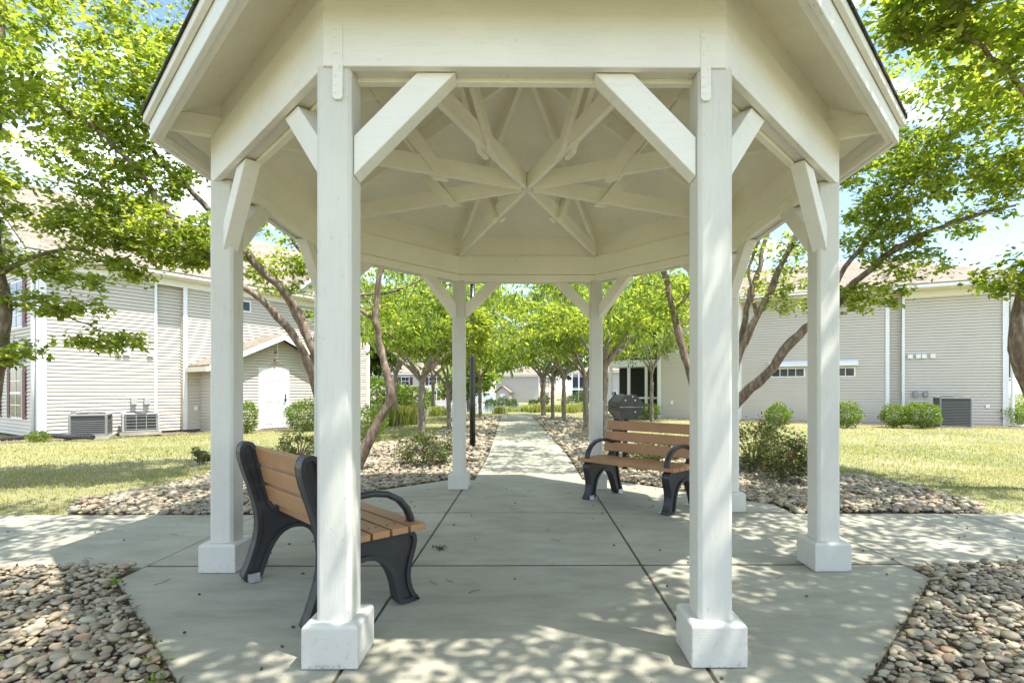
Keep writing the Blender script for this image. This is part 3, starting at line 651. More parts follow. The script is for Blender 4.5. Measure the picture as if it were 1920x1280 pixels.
# --- right apartment house
br_ = empty('apartment_house', (5.62, 18.12, -0.04), R(-26)); tag(br_, 'shaded beige clapboard house on the right with two hooded windows', 'house')
ZR = 4.75
for x0_, x1_, y_ in ((0.0, 3.3, 0.0), (3.3, 8.3, -0.02), (8.3, 8.72, 0.14), (8.72, 11.62, 0.0)):
    siding(br_, (0, y_, 0), X, NY, lambda z, a=x0_, c=x1_: (a, c), 0.0, ZR)
siding(br_, (11.62, 0, 0), Y_, X, lambda z: (0, 9), 0.0, ZR); siding(br_, (0, 0, 0), Y_, NX, lambda z: (0, 9), 0.0, ZR); siding(br_, (8.72, 0, 0), Y_, NX, lambda z: (0, 0.14), 0, ZR); siding(br_, (8.3, 0, 0), Y_, X, lambda z: (0, 0.14), 0, ZR)
for s0_, s1_ in ((-0.03, 0.11), (3.2, 3.33), (8.2, 8.32), (8.70, 8.78), (11.5, 11.66)):
    bar(br_, 'corner_trim', 'house_white', (0, 0, 0), X, NY, s0_, s1_, 0.045, 0.065, 0, ZR)
bar(br_, 'soffit', 'soffit_cream', (0, 0, 0), X, NY, -0.5, 12.1, -0.5, 0.55, ZR + 0.003, ZR + 0.035)
bar(br_, 'frieze_board', 'soffit_cream', (0, 0, 0), X, NY, 8.78, 11.5, 0.032, 0.05, ZR - 0.24, ZR)
bar(br_, 'gutter', 'house_white', (0, 0, 0), X, NY, 8.3, 12.1, 0.555, 0.66, ZR + 0.02, ZR + 0.15, 0.02)
bar(br_, 'gutter', 'house_white', (0, 0, 0), X, NY, -0.5, 8.25, 0.555, 0.66, ZR + 0.06, ZR + 0.19, 0.02)
rz0, rz1 = ZR + 0.12, ZR + 2.15
poly_slab(br_, 'roof', 'shingle_tan', [(-0.5, -0.65, rz0), (12.15, -0.65, rz0), (9.2, 4.5, rz1), (-0.5, 4.5, rz1)], 0.06)
poly_slab(br_, 'roof', 'shingle_tan', [(12.15, -0.65, rz0), (12.15, 9.6, rz0), (9.2, 4.5, rz1)], 0.06)
poly_slab(br_, 'roof', 'shingle_tan', [(-0.5, 9.6, rz0), (12.15, 9.6, rz0), (9.2, 4.52, rz1), (-0.5, 4.52, rz1)], 0.06)
for s0_, s1_ in ((4.46, 5.56), (6.12, 7.22)):
    wn = window(br_, (0, -0.02, 0), X, NY, s0_, s1_, 1.78, 2.06, 4, 1, 0.05)
    b_ = MB(); b_.prism([(0, 2.15), (0, 2.36), (0.10, 2.33), (0.20, 2.24), (0.21, 2.15)], lambda p: (s0_ - 0.12, -0.04 - p[0], p[1]), lambda p: (s1_ + 0.12, -0.04 - p[0], p[1])); b_.build('hood', 'house_white', wn)
for s in (8.86, 9.10, 9.27, 9.52): bar(br_, 'wall_vent', 'house_white', (0, 0, 0), X, NY, s, s + 0.15, 0.031, 0.09, 2.36, 2.52, 0.01)
for s in (9.02, 9.32): bar(br_, 'meter_box', 'steel_mid', (0, 0, 0), X, NY, s, s + 0.14, 0.031, 0.12, 1.0, 1.2, 0.01)
bar(br_, 'outlet', 'house_white', (0, 0, 0), X, NY, 11.05, 11.17, 0.031, 0.05, 0.62, 0.76, 0.01); bar(br_, 'outlet', 'house_white', (0, 0, 0), X, NY, 0.5, 0.62, 0.031, 0.05, 0.62, 0.8, 0.01)
b_ = MB(); b_.tube([(11.9, -0.6, ZR + 0.05), (11.9, -0.45, ZR - 0.12), (11.74, -0.1, ZR - 0.3), (11.74, -0.08, 2), (11.74, -0.08, 0.2), (11.8, -0.15, 0.06), (12.8, -0.6, 0.03)], 0.05, 8); b_.build('downspout', 'house_white', br_, smooth=True)
# screened porch with balcony at its left end
pq = bar(br_, 'porch_floor', 'house_white', (0, 0, 0), X, NY, -2.4, -0.05, -3.0, -0.6, -0.02, 0.1)
bar(br_, 'porch_back', 'screen_dark', (0, 0, 0), X, NY, -2.3, -0.06, -2.0, -1.9, 0.1, ZR)
for s in (-2.4, -1.55, -0.75, -0.2): bar(br_, 'porch_post', 'house_white', (0, 0, 0), X, NY, s, s + 0.12, -0.72, -0.60, 0.1, ZR)
bar(br_, 'balcony_floor', 'house_white', (0, 0, 0), X, NY, -2.4, -0.05, -1.9, -0.58, 2.3, 2.6)
bar(br_, 'porch_rail', 'house_white', (0, 0, 0), X, NY, -2.4, -0.05, -0.70, -0.64, 0.85, 0.93)
rl = bar(br_, 'balcony_rail', 'black_metal', (0, 0, 0), X, NY, -2.4, -0.05, -0.58, -0.54, 3.45, 3.5)
for k_ in range(20): bar(rl, 'baluster', 'black_metal', (0, 0, 0), X, NY, -2.35 + k_ * 0.12, -2.33 + k_ * 0.12, -0.575, -0.545, 2.6, 3.45)

# --- air conditioners
def ac_unit(label, loc, rz, dx, dy, h, style):
    t = empty('air_conditioner', loc, rz); tag(t, label, 'air conditioner', 'air conditioners by the house walls')
    MB().bb(-dx / 2 - .05, dx / 2 + .05, -dy / 2 - .05, dy / 2 + .05, -0.06, 0.03).build('pad', 'concrete', t)
    MB().bb(-dx / 2 + .02, dx / 2 - .02, -dy / 2 + .02, dy / 2 - .02, 0.03, h - .05).build('coil', 'ac_dark', t)
    MB().bb(-dx / 2, dx / 2, -dy / 2, dy / 2, h - .055, h).build('top_cap', 'ac_light' if style else 'ac_grey', t, bevel=0.02, seg=2)
    MB().bb(-dx / 2, dx / 2, -dy / 2, dy / 2, 0.03, 0.08).build('base_pan', 'ac_grey', t, bevel=0.01)
    for sx in (-1, 1):
        for sy in (-1, 1): MB().box((sx * (dx / 2 - .025), sy * (dy / 2 - .025), h / 2), (.055, .055, h - .1)).build('corner_post', 'ac_light' if style else 'ac_grey', t, bevel=0.012)
    nl = int((h - 0.2) / 0.05)
    if style == 1:
        for k_ in range(5): MB().bb(-dx / 2 - .004, dx / 2 + .004, -dy / 2 - .006, -dy / 2 + .004, 0.12 + k_ * (h - .22) / 4, 0.128 + k_ * (h - .22) / 4).build('grille_bar', 'ac_light', t)
        for k_ in range(4): MB().bb(-dx / 2 + .08 + k_ * (dx - .16) / 3, -dx / 2 + .09 + k_ * (dx - .16) / 3, -dy / 2 - .012, -dy / 2 - .006, 0.1, h - .06).build('grille_bar', 'ac_light', t)
        MB().bb(-dx / 2 - .005, -dx / 2 + .02, -dy / 2 + .01, dy / 2 - .01, .08, h - .06).build('service_panel', 'ac_grey', t)
    else:
        for k_ in range(nl):
            z = 0.11 + k_ * 0.05
            b_ = MB(); b_.bb(-dx / 2 + .004, dx / 2 - .004, -dy / 2 + .002, -dy / 2 + .014, z, z + .014); b_.bb(-dx / 2 + .002, -dx / 2 + .014, -dy / 2 + .02, dy / 2 - .02, z, z + .014); b_.bb(dx / 2 - .014, dx / 2 - .002, -dy / 2 + .02, dy / 2 - .02, z, z + .014)
            b_.build('louver', 'ac_grey', t)
    b_ = MB(); b_.loft([[(r_ * math.cos(j), r_ * math.sin(j), z) for j in np.linspace(0, 2 * math.pi, 20, endpoint=False)] for z, r_ in ((h, dx * .40), (h + .03, dx * .38), (h + .045, dx * .2))]); b_.build('fan_guard', 'ac_dark', t)
    return t
p = at(171, 818, 13.75); ac_unit('dark grey air conditioner on the ground nearest the left house corner', (p.x, p.y, -0.02), R(30), 0.78, 0.78, 0.60, 0)
p = at(263, 808, 15.2); ac_unit('silver air conditioner with a white grid front by the left house', (p.x, p.y, -0.03), R(40), 0.86, 0.62, 0.58, 1)
p = at(1785, 798, 17.1); ac_unit('tall grey air conditioner beside the clipped hedge at the right house', (p.x, p.y, -0.03), R(-26), 0.84, 0.84, 1.0, 0)
a, c = at(78, 822, 13.4), at(166, 825, 12.9)
b_ = MB(); P = [Vector((a.x, a.y, 0.12)), Vector((a.x + .1, a.y - .05, 0.04))] + [Vector((a.x + (c.x - a.x) * t + .1, a.y + (c.y - a.y) * t, 0.035 + 0.01 * math.sin(9 * t))) for t in np.linspace(.1, 1, 26)]
b_.tube(P, [0.06 + 0.006 * (i % 2) for i in range(len(P))], 10); tag(b_.build('drain_pipe', 'black_plastic'), 'black corrugated drain pipe lying on the mulch by the left house', 'drain pipe')
# mulch strips along the houses
ml = MB(); e_ = Vector((math.cos(R(57)), math.sin(R(57)), 0)); n_ = Vector((e_.y, -e_.x, 0)); o_ = Vector((-12.9, 9.5, 0))
pts = [(-3, 1.3), (0, 1.5), (1.5, 1.25), (3.5, 1.0), (4.5, 1.7), (8.5, 1.9), (10.5, 1.0)]
vs = []
for s, k_ in pts:
    q0, q1 = o_ + e_ * s + n_ * k_, o_ + e_ * s - n_ * 0.6
    vs += [(q0.x, q0.y, ground(q0.x, q0.y) + .012), (q1.x, q1.y, ground(q1.x, q1.y) + .012)]
ml.add(vs, [(2 * i, 2 * i + 2, 2 * i + 3, 2 * i + 1) for i in range(len(pts) - 1)]); tag(ml.build('mulch_strip', 'mulch'), 'brown mulch strip along the left house', 'mulch', kind='structure')
ml = MB(); e_ = Vector((math.cos(R(-26)), math.sin(R(-26)), 0)); n_ = Vector((e_.y, -e_.x, 0)); o_ = Vector((5.62, 18.12, 0)); vs = []
pts = [(-3, 1.0), (0, 1.2), (3, 1.1), (6, 1.25), (9, 1.15), (12, 1.25), (15, 1.3)]
for s, k_ in pts:
    q0, q1 = o_ + e_ * s + n_ * k_, o_ + e_ * s - n_ * 0.8
    vs += [(q0.x, q0.y, ground(q0.x, q0.y) + .012), (q1.x, q1.y, ground(q1.x, q1.y) + .012)]
ml.add(vs, [(2 * i, 2 * i + 2, 2 * i + 3, 2 * i + 1) for i in range(len(pts) - 1)]); tag(ml.build('mulch_strip', 'mulch'), 'brown mulch strip along the right house', 'mulch', kind='structure')

# --- houses across the pond
def far_house(label, loc, rz, w1, d1, h, shut, wins, porch=False, mat='siding_far'):
    t = empty('apartment_house', loc, rz); tag(t, label, 'house')
    siding(t, (0, 0, 0), X, NY, lambda z: (0, w1), -0.3, h, mat, 0.2); siding(t, (w1, 0, 0), Y_, X, lambda z: (0, d1), -0.3, h, mat, 0.2); siding(t, (0, 0, 0), Y_, NX, lambda z: (0, d1), -0.3, h, mat, 0.2)
    r0, r1 = h + 0.1, h + min(w1, d1) * 0.24
    o_ = 0.5; m_ = min(w1, d1) / 2
    if w1 > d1: A_, B_ = (m_, d1 / 2, r1), (w1 - m_, d1 / 2, r1)
    else: A_, B_ = (w1 / 2, m_, r1), (w1 / 2, d1 - m_, r1)
    c = [(-o_, -o_, r0), (w1 + o_, -o_, r0), (w1 + o_, d1 + o_, r0), (-o_, d1 + o_, r0)]
    if w1 > d1: fs = [[c[0], c[1], B_, A_], [c[1], c[2], B_], [c[2], c[3], A_, B_], [c[3], c[0], A_]]
    else: fs = [[c[0], c[1], A_], [c[1], c[2], B_, A_], [c[2], c[3], B_], [c[3], c[0], A_, B_]]
    for f in fs: poly_slab(t, 'roof', 'shingle_tan', f, 0.08)
    bar(t, 'soffit', 'house_white', (0, 0, 0), X, NY, -o_, w1 + o_, -0.2, o_, h - 0.05, h + 0.08); bar(t, 'soffit', 'house_white', (w1, 0, 0), Y_, X, -o_ + .55, d1 + o_, -0.2, o_, h - 0.05, h + 0.08)
    for face, s0, s1, z0, z1 in wins:
        o2, e2, n2 = ((0, 0, 0), X, NY) if face == 'f' else ((w1, 0, 0), Y_, X)
        window(t, o2, e2, n2, s0, s1, z0, z1, 2, 2, 0.08, shut)
    for s in (0, w1): bar(t, 'corner_trim', 'house_white', (0, 0, 0), X, NY, s - 0.08, s + 0.08, 0.022, 0.06, -0.3, h)
    if porch:
        siding(t, (0, -1.6, 0), X, NY, lambda z: ((0.6, 2.9) if z < 1.6 else (0.6 + (z - 1.6) * 1.3, 2.9 - (z - 1.6) * 1.3)), -0.3, 2.45, mat, 0.2, name='porch_wall'); siding(t, (2.9, -1.6, 0), Y_, X, lambda z: (0, 1.6), -0.3, 1.6, mat, 0.2, name='porch_wall')
        poly_slab(t, 'porch_roof', 'shingle_tan', [(1.755, -1.9, 2.6), (3.2, -1.9, 1.55), (3.2, 0, 1.55), (1.755, 0, 2.6)], 0.06); poly_slab(t, 'porch_roof', 'shingle_tan', [(1.745, -1.9, 2.6), (0.3, -1.9, 1.55), (0.3, 0, 1.55), (1.745, 0, 2.6)], 0.06)
        bar(t, 'door', 'house_white', (0, -1.6, 0), X, NY, 1.3, 2.2, 0.031, 0.05, -0.25, 1.35)
    return t
p = at(1010, 752, 88)
fh = far_house('far two storey house with maroon shutters across the pond', (p.x - 7.3, p.y + 2.2, -0.75), R(-17), 7.7, 12, 4.3, 0.45, [('s', 1.2, 2.3, 0.3, 1.6), ('s', 1.2, 2.3, 2.5, 3.7), ('s', 4.6, 5.7, 0.3, 1.6), ('s', 4.6, 5.7, 2.5, 3.7), ('s', 8.2, 9.3, 0.3, 1.6)], True)
# gable dormer on its roof
b_ = MB(); b_.add([(2.6, 0.6, 4.5), (5.2, 0.6, 4.5), (3.9, 0.6, 5.8), (2.6, 3.4, 4.5), (5.2, 3.4, 4.5), (3.9, 3.4, 5.8)], [(0, 1, 2), (3, 5, 4), (0, 2, 5, 3), (1, 4, 5, 2)]); b_.build('dormer', 'siding_far', fh)
p = at(1085, 752, 84)
fh = far_house('far house with screened white porches behind the path trees', (p.x - 1, p.y, -0.75), R(-20), 9, 8, 4.5, 0.0, [('f', 5.5, 6.4, 2.6, 4.0)])
for k_ in range(5): bar(fh, 'porch_post', 'house_white', (0, 0, 0), X, NY, 0.2 + k_ * 1.1, 0.36 + k_ * 1.1, 1.2, 1.36, -0.3, 4.5)
for z in (-0.1, 1.95): bar(fh, 'porch_floor', 'house_white', (0, 0, 0), X, NY, 0.1, 4.9, 0.05, 1.4, z, z + 0.25)
for z in (0.3, 2.4): bar(fh, 'screen', 'screen_dark', (0, 0, 0), X, NY, 0.3, 4.7, 0.9, 1.0, z, z + 1.6)
p = at(1150, 750, 70)
far_house('far pinkish house with tall white windows right of the grill tree', (p.x - 1, p.y, -0.6), R(-15), 8, 7, 4.2, 0.0, [('f', 2.4, 3.2, 1.5, 2.3), ('f', 2.4, 3.2, 2.6, 3.8), ('f', 0.7, 1.4, 0.4, 1.6), ('f', 4.4, 5.2, 0.4, 1.6)])
p = at(700, 752, 80)
far_house('far pale house with maroon shutters left behind the lamp post', (p.x, p.y, -0.7), R(14), 15, 8, 4.4, 0.5, [('f', 1.0, 2.1, 0.4, 1.8), ('f', 4.2, 5.3, 0.4, 1.8), ('f', 8.4, 9.5, 0.4, 1.8), ('f', 11.0, 12.1, 0.4, 1.8), ('f', 4.2, 5.3, 2.7, 3.9), ('f', 8.4, 9.5, 2.7, 3.9)])
p = at(868, 752, 86); q = at(928, 752, 84); fn = empty('white_fence', (p.x, p.y, -0.75), math.atan2(q.y - p.y, q.x - p.x)); tag(fn, 'long white panel fence left of the far maroon shuttered house', 'fence')
Lf = (q - p).length
for k_ in range(5):
    MB().bb(Lf * k_ / 5 + .06, Lf * (k_ + 1) / 5 - .06, -0.02, 0.02, 0.0, 1.5).build('fence_panel', 'house_white', fn); MB().bb(Lf * k_ / 5 - .06, Lf * k_ / 5 + .06, -.06, .06, 0, 1.65).build('fence_post', 'house_white', fn)

# ------------------------------------------------------------------ vegetation
def leaf_cloud(P, length, width, seed, droop=0.2, flat=0.6, quad=True, size_var=0.45, fold=0.12):
    """leaf-shaped faces at points P (n,3): folded diamonds"""
    g = np.random.default_rng(seed); n_ = len(P)
    az = g.uniform(0, 2 * np.pi, n_); el = g.normal(-droop, 0.45, n_)
    d = np.stack([np.cos(az) * np.cos(el), np.sin(az) * np.cos(el), np.sin(el)], 1)
    up = g.normal(size=(n_, 3)) * (1 - flat) + np.array([0, 0, flat * 1.4]); s = np.cross(d, up); s /= np.linalg.norm(s, axis=1)[:, None] + 1e-9; nn = np.cross(s, d)
    L = (length * (1 + g.uniform(-size_var, size_var, n_)))[:, None]; Wd = L * width / length
    b0 = P; tip = P + d * L; mid = P + d * L * 0.48 - nn * L * fold; lf = P + d * L * 0.45 + s * Wd * 0.5; rt = P + d * L * 0.45 - s * Wd * 0.5
    rn = np.clip(g.normal(0.45, 0.30, n_), 0, 1)
    if quad:
        V = np.stack([b0, rt, tip, lf, mid], 1).reshape(-1, 3); o = np.arange(n_)[:, None] * 5
        F = np.concatenate([o + np.array([[0, 1, 4]]), o + np.array([[1, 2, 4]]), o + np.array([[2, 3, 4]]), o + np.array([[3, 0, 4]])]); return V, F, np.repeat(rn, 5)
    V = np.stack([b0, rt, tip, lf], 1).reshape(-1, 3); o = np.arange(n_)[:, None] * 4
    F = np.concatenate([o + np.array([[0, 1, 2]]), o + np.array([[0, 2, 3]])]); return V, F, np.repeat(rn, 4)

def spline(P, step=0.12):
    out = []; k_ = len(P)
    for i in range(k_ - 1):
        p0, p1, p2, p3 = (np.array(P[min(max(i + j, 0), k_ - 1)], float) for j in (-1, 0, 1, 2)); m_ = max(2, int(np.linalg.norm(p2[:3] - p1[:3]) / step))
        for j in range(m_):
            t = j / m_; out.append(0.5 * ((2 * p1) + (-p0 + p2) * t + (2 * p0 - 5 * p1 + 4 * p2 - p3) * t * t + (-p0 + 3 * p1 - 3 * p2 + p3) * t ** 3))
    out.append(np.array(P[-1], float)); return np.array(out)

def tree(name, label, limbs, blobs, tips, per_tip, leaf, seed, lmat='leaf_myrtle', bmat='bark_myrtle', droop=0.2, quad=True, group=None, spread=0.16, twig=0.011, sides=9, wig=0.02, shell=0.35):
    """limbs: polylines of (x, y, z, r); blobs: (centre, radii, weight)"""
    g = np.random.default_rng(seed); rr = random.Random(seed)
    base = limbs[0][0]; root = empty(name, (base[0], base[1], ground(base[0], base[1]))); tag(root, label, 'tree', group)
    off = Vector(root.location); pts = []; tb = MB()
    for lb in limbs:
        C = spline(lb, 0.14); C[:, :3] += g.normal(size=(len(C), 3)) * wig * np.linspace(0.2, 1, len(C))[:, None]
        tb.tube([Vector(c[:3]) - off for c in C], [max(0.004, c[3] * (1 + 0.10 * math.sin(7.3 * i + seed))) for i, c in enumerate(C)], sides if C[0][3] > 0.02 else 6, 0.06, rr)
        pts += [c for i, c in enumerate(C) if i > len(C) * 0.35]
    tb.build('trunk', bmat, root, smooth=True)
    nodes = np.array([p[:3] for p in pts]); nrad = np.array([p[3] for p in pts])
    wts = np.array([b_[2] for b_ in blobs], float); wts /= wts.sum(); A_ = []
    for b_, k_ in zip(blobs, np.round(wts * tips).astype(int)):
        d = g.normal(size=(k_, 3)); d /= np.linalg.norm(d, axis=1)[:, None]; r_ = g.uniform(shell, 1, k_) ** 0.5
        A_.append(np.array(b_[0]) + d * r_[:, None] * np.array(b_[1]))
    A_ = np.vstack(A_); dist = np.array([np.min(np.sum((nodes - a) ** 2, 1)) for a in A_]); A_ = A_[np.argsort(dist)]
    tv, tf, toff, LP = [], [], 0, []
    allN = np.zeros((len(nodes) + len(A_) * 5, 3)); allR = np.zeros(len(allN)); cnt = len(nodes); allN[:cnt] = nodes; allR[:cnt] = nrad
    ring = np.array([(math.cos(q * 2 * math.pi / 3), math.sin(q * 2 * math.pi / 3)) for q in range(3)])
    for a in A_:
        df = allN[:cnt] - a; dd = np.sum(df ** 2, 1) + np.maximum(0, df[:, 2]) * 0.5; i = int(np.argmin(dd)); s = allN[i]; L = np.linalg.norm(a - s)
        if L < 0.03: continue
        r0 = min(allR[i] * 0.7, twig * (0.6 + 0.5 * L)); r1 = 0.0022; k_ = 6
        midp = (s + a) / 2 + g.normal(size=3) * L * 0.12 + np.array([0, 0, L * 0.10 - droop * L * 0.1]); T = np.linspace(0, 1, k_)[:, None]
        C = (1 - T) ** 2 * s + 2 * T * (1 - T) * midp + T ** 2 * a; C[1:-1] += g.normal(size=(k_ - 2, 3)) * 0.015
        rad = np.linspace(r0, r1, k_); t = a - s; t /= np.linalg.norm(t); e1 = np.cross(t, [0.31, 0.87, 0.38]); e1 /= np.linalg.norm(e1) + 1e-9; e2 = np.cross(t, e1)
        vv = (C[:, None, :] + (ring[None, :, :1] * e1 + ring[None, :, 1:] * e2) * rad[:, None, None]).reshape(-1, 3); tv.append(vv)
        for j in range(k_ - 1):
            for q in range(3): tf.append((toff + j * 3 + q, toff + j * 3 + (q + 1) % 3, toff + (j + 1) * 3 + (q + 1) % 3, toff + (j + 1) * 3 + q))
        toff += len(vv)
        allN[cnt:cnt + 5] = C[1:]; allR[cnt:cnt + 5] = rad[1:]; cnt += 5
        m_ = int(per_tip * g.uniform(0.5, 1.4)); tt = g.uniform(max(0.0, 1 - 0.55 / L), 1.0, m_); idx = np.minimum((tt * (k_ - 1)).astype(int), k_ - 2); fr = tt * (k_ - 1) - idx
        pp = C[idx] * (1 - fr)[:, None] + C[idx + 1] * fr[:, None]
        LP.append(pp + g.normal(size=(m_, 3)) * spread * np.array([1, 1, 0.45]))
    np_mesh('branches', np.vstack(tv) - np.array(off), np.array(tf), bmat, root)['kind'] = 'stuff'
    V, F, rn = leaf_cloud(np.vstack(LP) - np.array(off), leaf[0], leaf[1], seed + 1, droop, quad=quad)
    np_mesh('crown', V, F, lmat, root, {'rnd': rn})['kind'] = 'stuff'
    return root
def lm(*pts): return [(*at(a, c, d), r_) for a, c, d, r_ in pts]
def bl_(px, py, d, rad, wt=1.0): return (tuple(at(px, py, d)), rad, wt)

LEAF = (0.074, 0.045)
tree('myrtle_tree', 'multi trunk tree behind the left posts, limbs reaching over the upper left', [
    lm((664, 884, 7.85, .10), (690, 830, 7.8, .075), (708, 790, 7.8, .068), (736, 740, 7.8, .064), (722, 690, 7.8, .055), (708, 620, 7.8, .05), (705, 560, 7.8, .045), (722, 480, 7.8, .04), (765, 400, 7.9, .03)),
    lm((650, 884, 7.9, .09), (615, 800, 7.7, .075), (592, 720, 7.6, .065), (560, 645, 7.4, .055), (520, 592, 7.2, .05), (455, 534, 7.0, .045), (400, 492, 6.8, .042), (335, 430, 6.6, .036), (272, 338, 6.4, .032), (180, 240, 6.2, .022), (60, 170, 6.0, .012)),
    lm((656, 884, 7.95, .09), (622, 760, 7.9, .075), (588, 660, 7.8, .065), (545, 565, 7.7, .058), (465, 480, 7.4, .048), (380, 380, 7.2, .036), (250, 250, 7.0, .025), (150, 120, 7.0, .014)),
    lm((622, 760, 7.95, .06), (580, 640, 7.95, .055), (530, 548, 8.0, .048), (470, 478, 8.1, .04), (430, 400, 8.1, .03), (400, 280, 8.2, .02)),
    lm((588, 660, 8.0, .035), (600, 560, 8.1, .03), (570, 480, 8.2, .028), (545, 440, 8.2, .02), (560, 380, 8.3, .015)),
    lm((708, 600, 7.8, .03), (650, 560, 7.9, .025), (740, 545, 8.2, .02), (800, 520, 8.4, .012)),
    ], [bl_(160, 130, 6.4, (1.35, 1.2, .85), 3.2), bl_(300, 250, 7.0, (.75, 1.0, .7), 1.3), bl_(70, 330, 6.2, (1.1, 1.1, .65), 1.2), bl_(320, 440, 6.7, (.75, .9, .42), 0.9), bl_(180, 400, 6.6, (.9, .9, .4), 0.55), bl_(500, 470, 8.4, (.8, .9, .5), .6), bl_(720, 540, 8.6, (.9, .9, .6), .5), bl_(760, 300, 8.6, (1.3, 1.2, .9), .5), bl_(330, 20, 6.8, (1.0, 1.0, .7), 1.0), bl_(345, 470, 6.9, (.5, .7, .22), .45), bl_(240, 330, 6.6, (.7, .8, .5), .7), bl_(882, 615, 9.6, (.45, .5, .5), 1.0), bl_(300, 440, 6.8, (.9, .7, .3), .6), bl_(520, 520, 8.6, (.6, .6, .35), .35), ((-2.3, 1.9, 5.1), (1.3, 1.2, .4), 1.3), ((-3.6, 3.6, 4.6), (1.2, 1.0, .5), .8)],
    1650, 20, LEAF, 11, spread=.068)
tree('myrtle_tree', 'pale trunked tree at the left edge drooping over the sunlit house', [
    lm((-45, 917, 6.3, .14), (-18, 720, 6.3, .115), (2, 605, 6.3, .10), (-8, 500, 6.3, .09), (-22, 380, 6.2, .08), (-10, 120, 6.1, .07), (2, 20, 6.1, .055), (-20, -150, 6.1, .04)),
    lm((-8, 520, 6.3, .04), (60, 482, 6.4, .026), (130, 468, 6.6, .018), (230, 492, 6.7, .008)),
    lm((-5, 565, 6.3, .03), (70, 560, 6.5, .017), (140, 600, 6.7, .010), (235, 640, 6.8, .004)),
    ], [bl_(150, 505, 6.7, (.95, .7, .22), .9), bl_(210, 640, 6.8, (.55, .4, .12), .45), bl_(100, 570, 6.5, (.55, .5, .12), .5), bl_(20, 655, 6.3, (.26, .4, .18), .3), bl_(40, 440, 6.4, (.8, .9, .30), .6), ((-5.3, 1.7, 4.8), (1.4, 1.3, .5), 1.3), bl_(-150, 200, 6.0, (1.4, 1.2, 1.2), 1.5)],
    560, 16, LEAF, 23, spread=.068)
tree('myrtle_tree', 'brown multi trunk tree behind the right posts, limbs reaching to the right', [
    lm((1335, 862, 8.8, .11), (1356, 800, 8.7, .09), (1392, 742, 8.6, .08), (1437, 703, 8.4, .078), (1482, 640, 8.2, .07), (1545, 592, 8.0, .06), (1620, 515, 7.7, .05), (1700, 455, 7.4, .042), (1790, 415, 7.1, .03), (1900, 385, 6.8, .016)),
    lm((1340, 862, 8.8, .09), (1372, 720, 8.8, .07), (1396, 640, 8.8, .06), (1440, 552, 8.7, .055), (1485, 462, 8.6, .045), (1530, 380, 8.5, .036), (1600, 330, 8.3, .028), (1690, 290, 8.0, .014)),
    lm((1335, 862, 8.9, .08), (1375, 700, 9.0, .06), (1402, 580, 9.0, .05), (1428, 480, 9.0, .04), (1455, 390, 9.0, .03)),
    lm((1325, 862, 8.9, .08), (1300, 720, 8.9, .068), (1280, 655, 8.9, .062), (1263, 580, 8.9, .056), (1247, 510, 8.9, .05), (1228, 420, 8.9, .035)),
    lm((1545, 592, 8.0, .04), (1575, 520, 7.9, .04), (1640, 430, 7.7, .034), (1705, 330, 7.4, .024), (1785, 190, 7.2, .012)),
    lm((1263, 580, 8.9, .03), (1300, 540, 9.0, .026), (1330, 470, 9.0, .02)),
    lm((1420, 600, 8.8, .03), (1405, 500, 8.8, .026), (1440, 430, 8.8, .02)),
    ], [bl_(1760, 370, 7.2, (1.0, 1.1, .6), 1.7), bl_(1730, 190, 7.2, (1.0, 1.1, .75), 1.8), bl_(1610, 560, 7.9, (.7, .6, .22), .6), bl_(1640, 430, 7.7, (.6, .8, .45), .8), bl_(1450, 500, 9.2, (.7, .8, .55), .7), bl_(1240, 570, 9.4, (.7, .8, .5), .7), bl_(1860, 270, 6.8, (.75, .9, .7), 1.6), bl_(1690, 330, 7.4, (.6, .8, .5), .6), bl_(1640, 300, 8, (.6, .8, .6), .7), bl_(1020, 600, 10.2, (1.0, .8, .42), .8), bl_(1500, 560, 8.6, (.6, .6, .3), .35), bl_(1700, 500, 7.6, (.6, .6, .2), .4), ((2.0, 3.4, 4.7), (1.4, 1.5, .45), 1.8), ((3.4, 2.2, 4.7), (1.0, 1.2, .45), .9)],
    1480, 19, LEAF, 37, spread=.068)
p0 = at(1985, 915, 6.3)
tree('myrtle_tree', 'reddish trunked tree at the right edge, big leaves over the gazebo roof corner', [
    lm((1985, 915, 6.3, .15), (1950, 770, 6.3, .125), (1918, 655, 6.2, .12), (1921, 560, 6.2, .10), (1965, 420, 6.0, .09), (2010, 200, 5.6, .07), (2030, -60, 5.2, .05)),
    lm((1965, 420, 6.0, .05), (1960, 250, 5.4, .035), (1880, 120, 4.9, .022), (1780, 50, 4.6, .010)),
    lm((2010, 200, 5.6, .05), (1990, -20, 4.6, .04), (1900, -250, 3.8, .02)),
    ], [bl_(1860, 110, 5.0, (.5, .7, .42), .3), bl_(1745, 15, 4.6, (.35, .5, .2), .55), bl_(1895, 510, 6.0, (.22, .5, .22), .25), ((4.6, -0.9, 4.75), (2.0, 2.0, .5), 4.2), ((6.3, 1.4, 4.9), (1.6, 1.4, .7), 1.2)],
    1200, 13, (0.088, 0.055), 41, spread=.10)
tree('myrtle_tree', 'tree out of view to the right whose leaf shadows dapple the front paving', [
    [(5.2, -5.6, -0.02, .12), (5.0, -5.3, 1.4, .10), (4.4, -4.9, 2.6, .08), (3.4, -4.3, 3.9, .05), (2.4, -3.8, 4.6, .02)], [(5.0, -5.3, 1.4, .08), (5.4, -4.6, 2.9, .06), (5.2, -3.6, 4.2, .03)]],
    [((2.0, -3.2, 5.0), (2.2, 1.4, .45), 2.6), ((2.9, -1.9, 5.1), (1.3, 1.1, .4), .55), ((4.6, -3.2, 5.0), (2.0, 1.5, .7), 1.6), ((4.8, -5.5, 5.2), (1.8, 1.5, .8), .8)], 1120, 16, (0.085, 0.052), 53, quad=False, spread=.12)
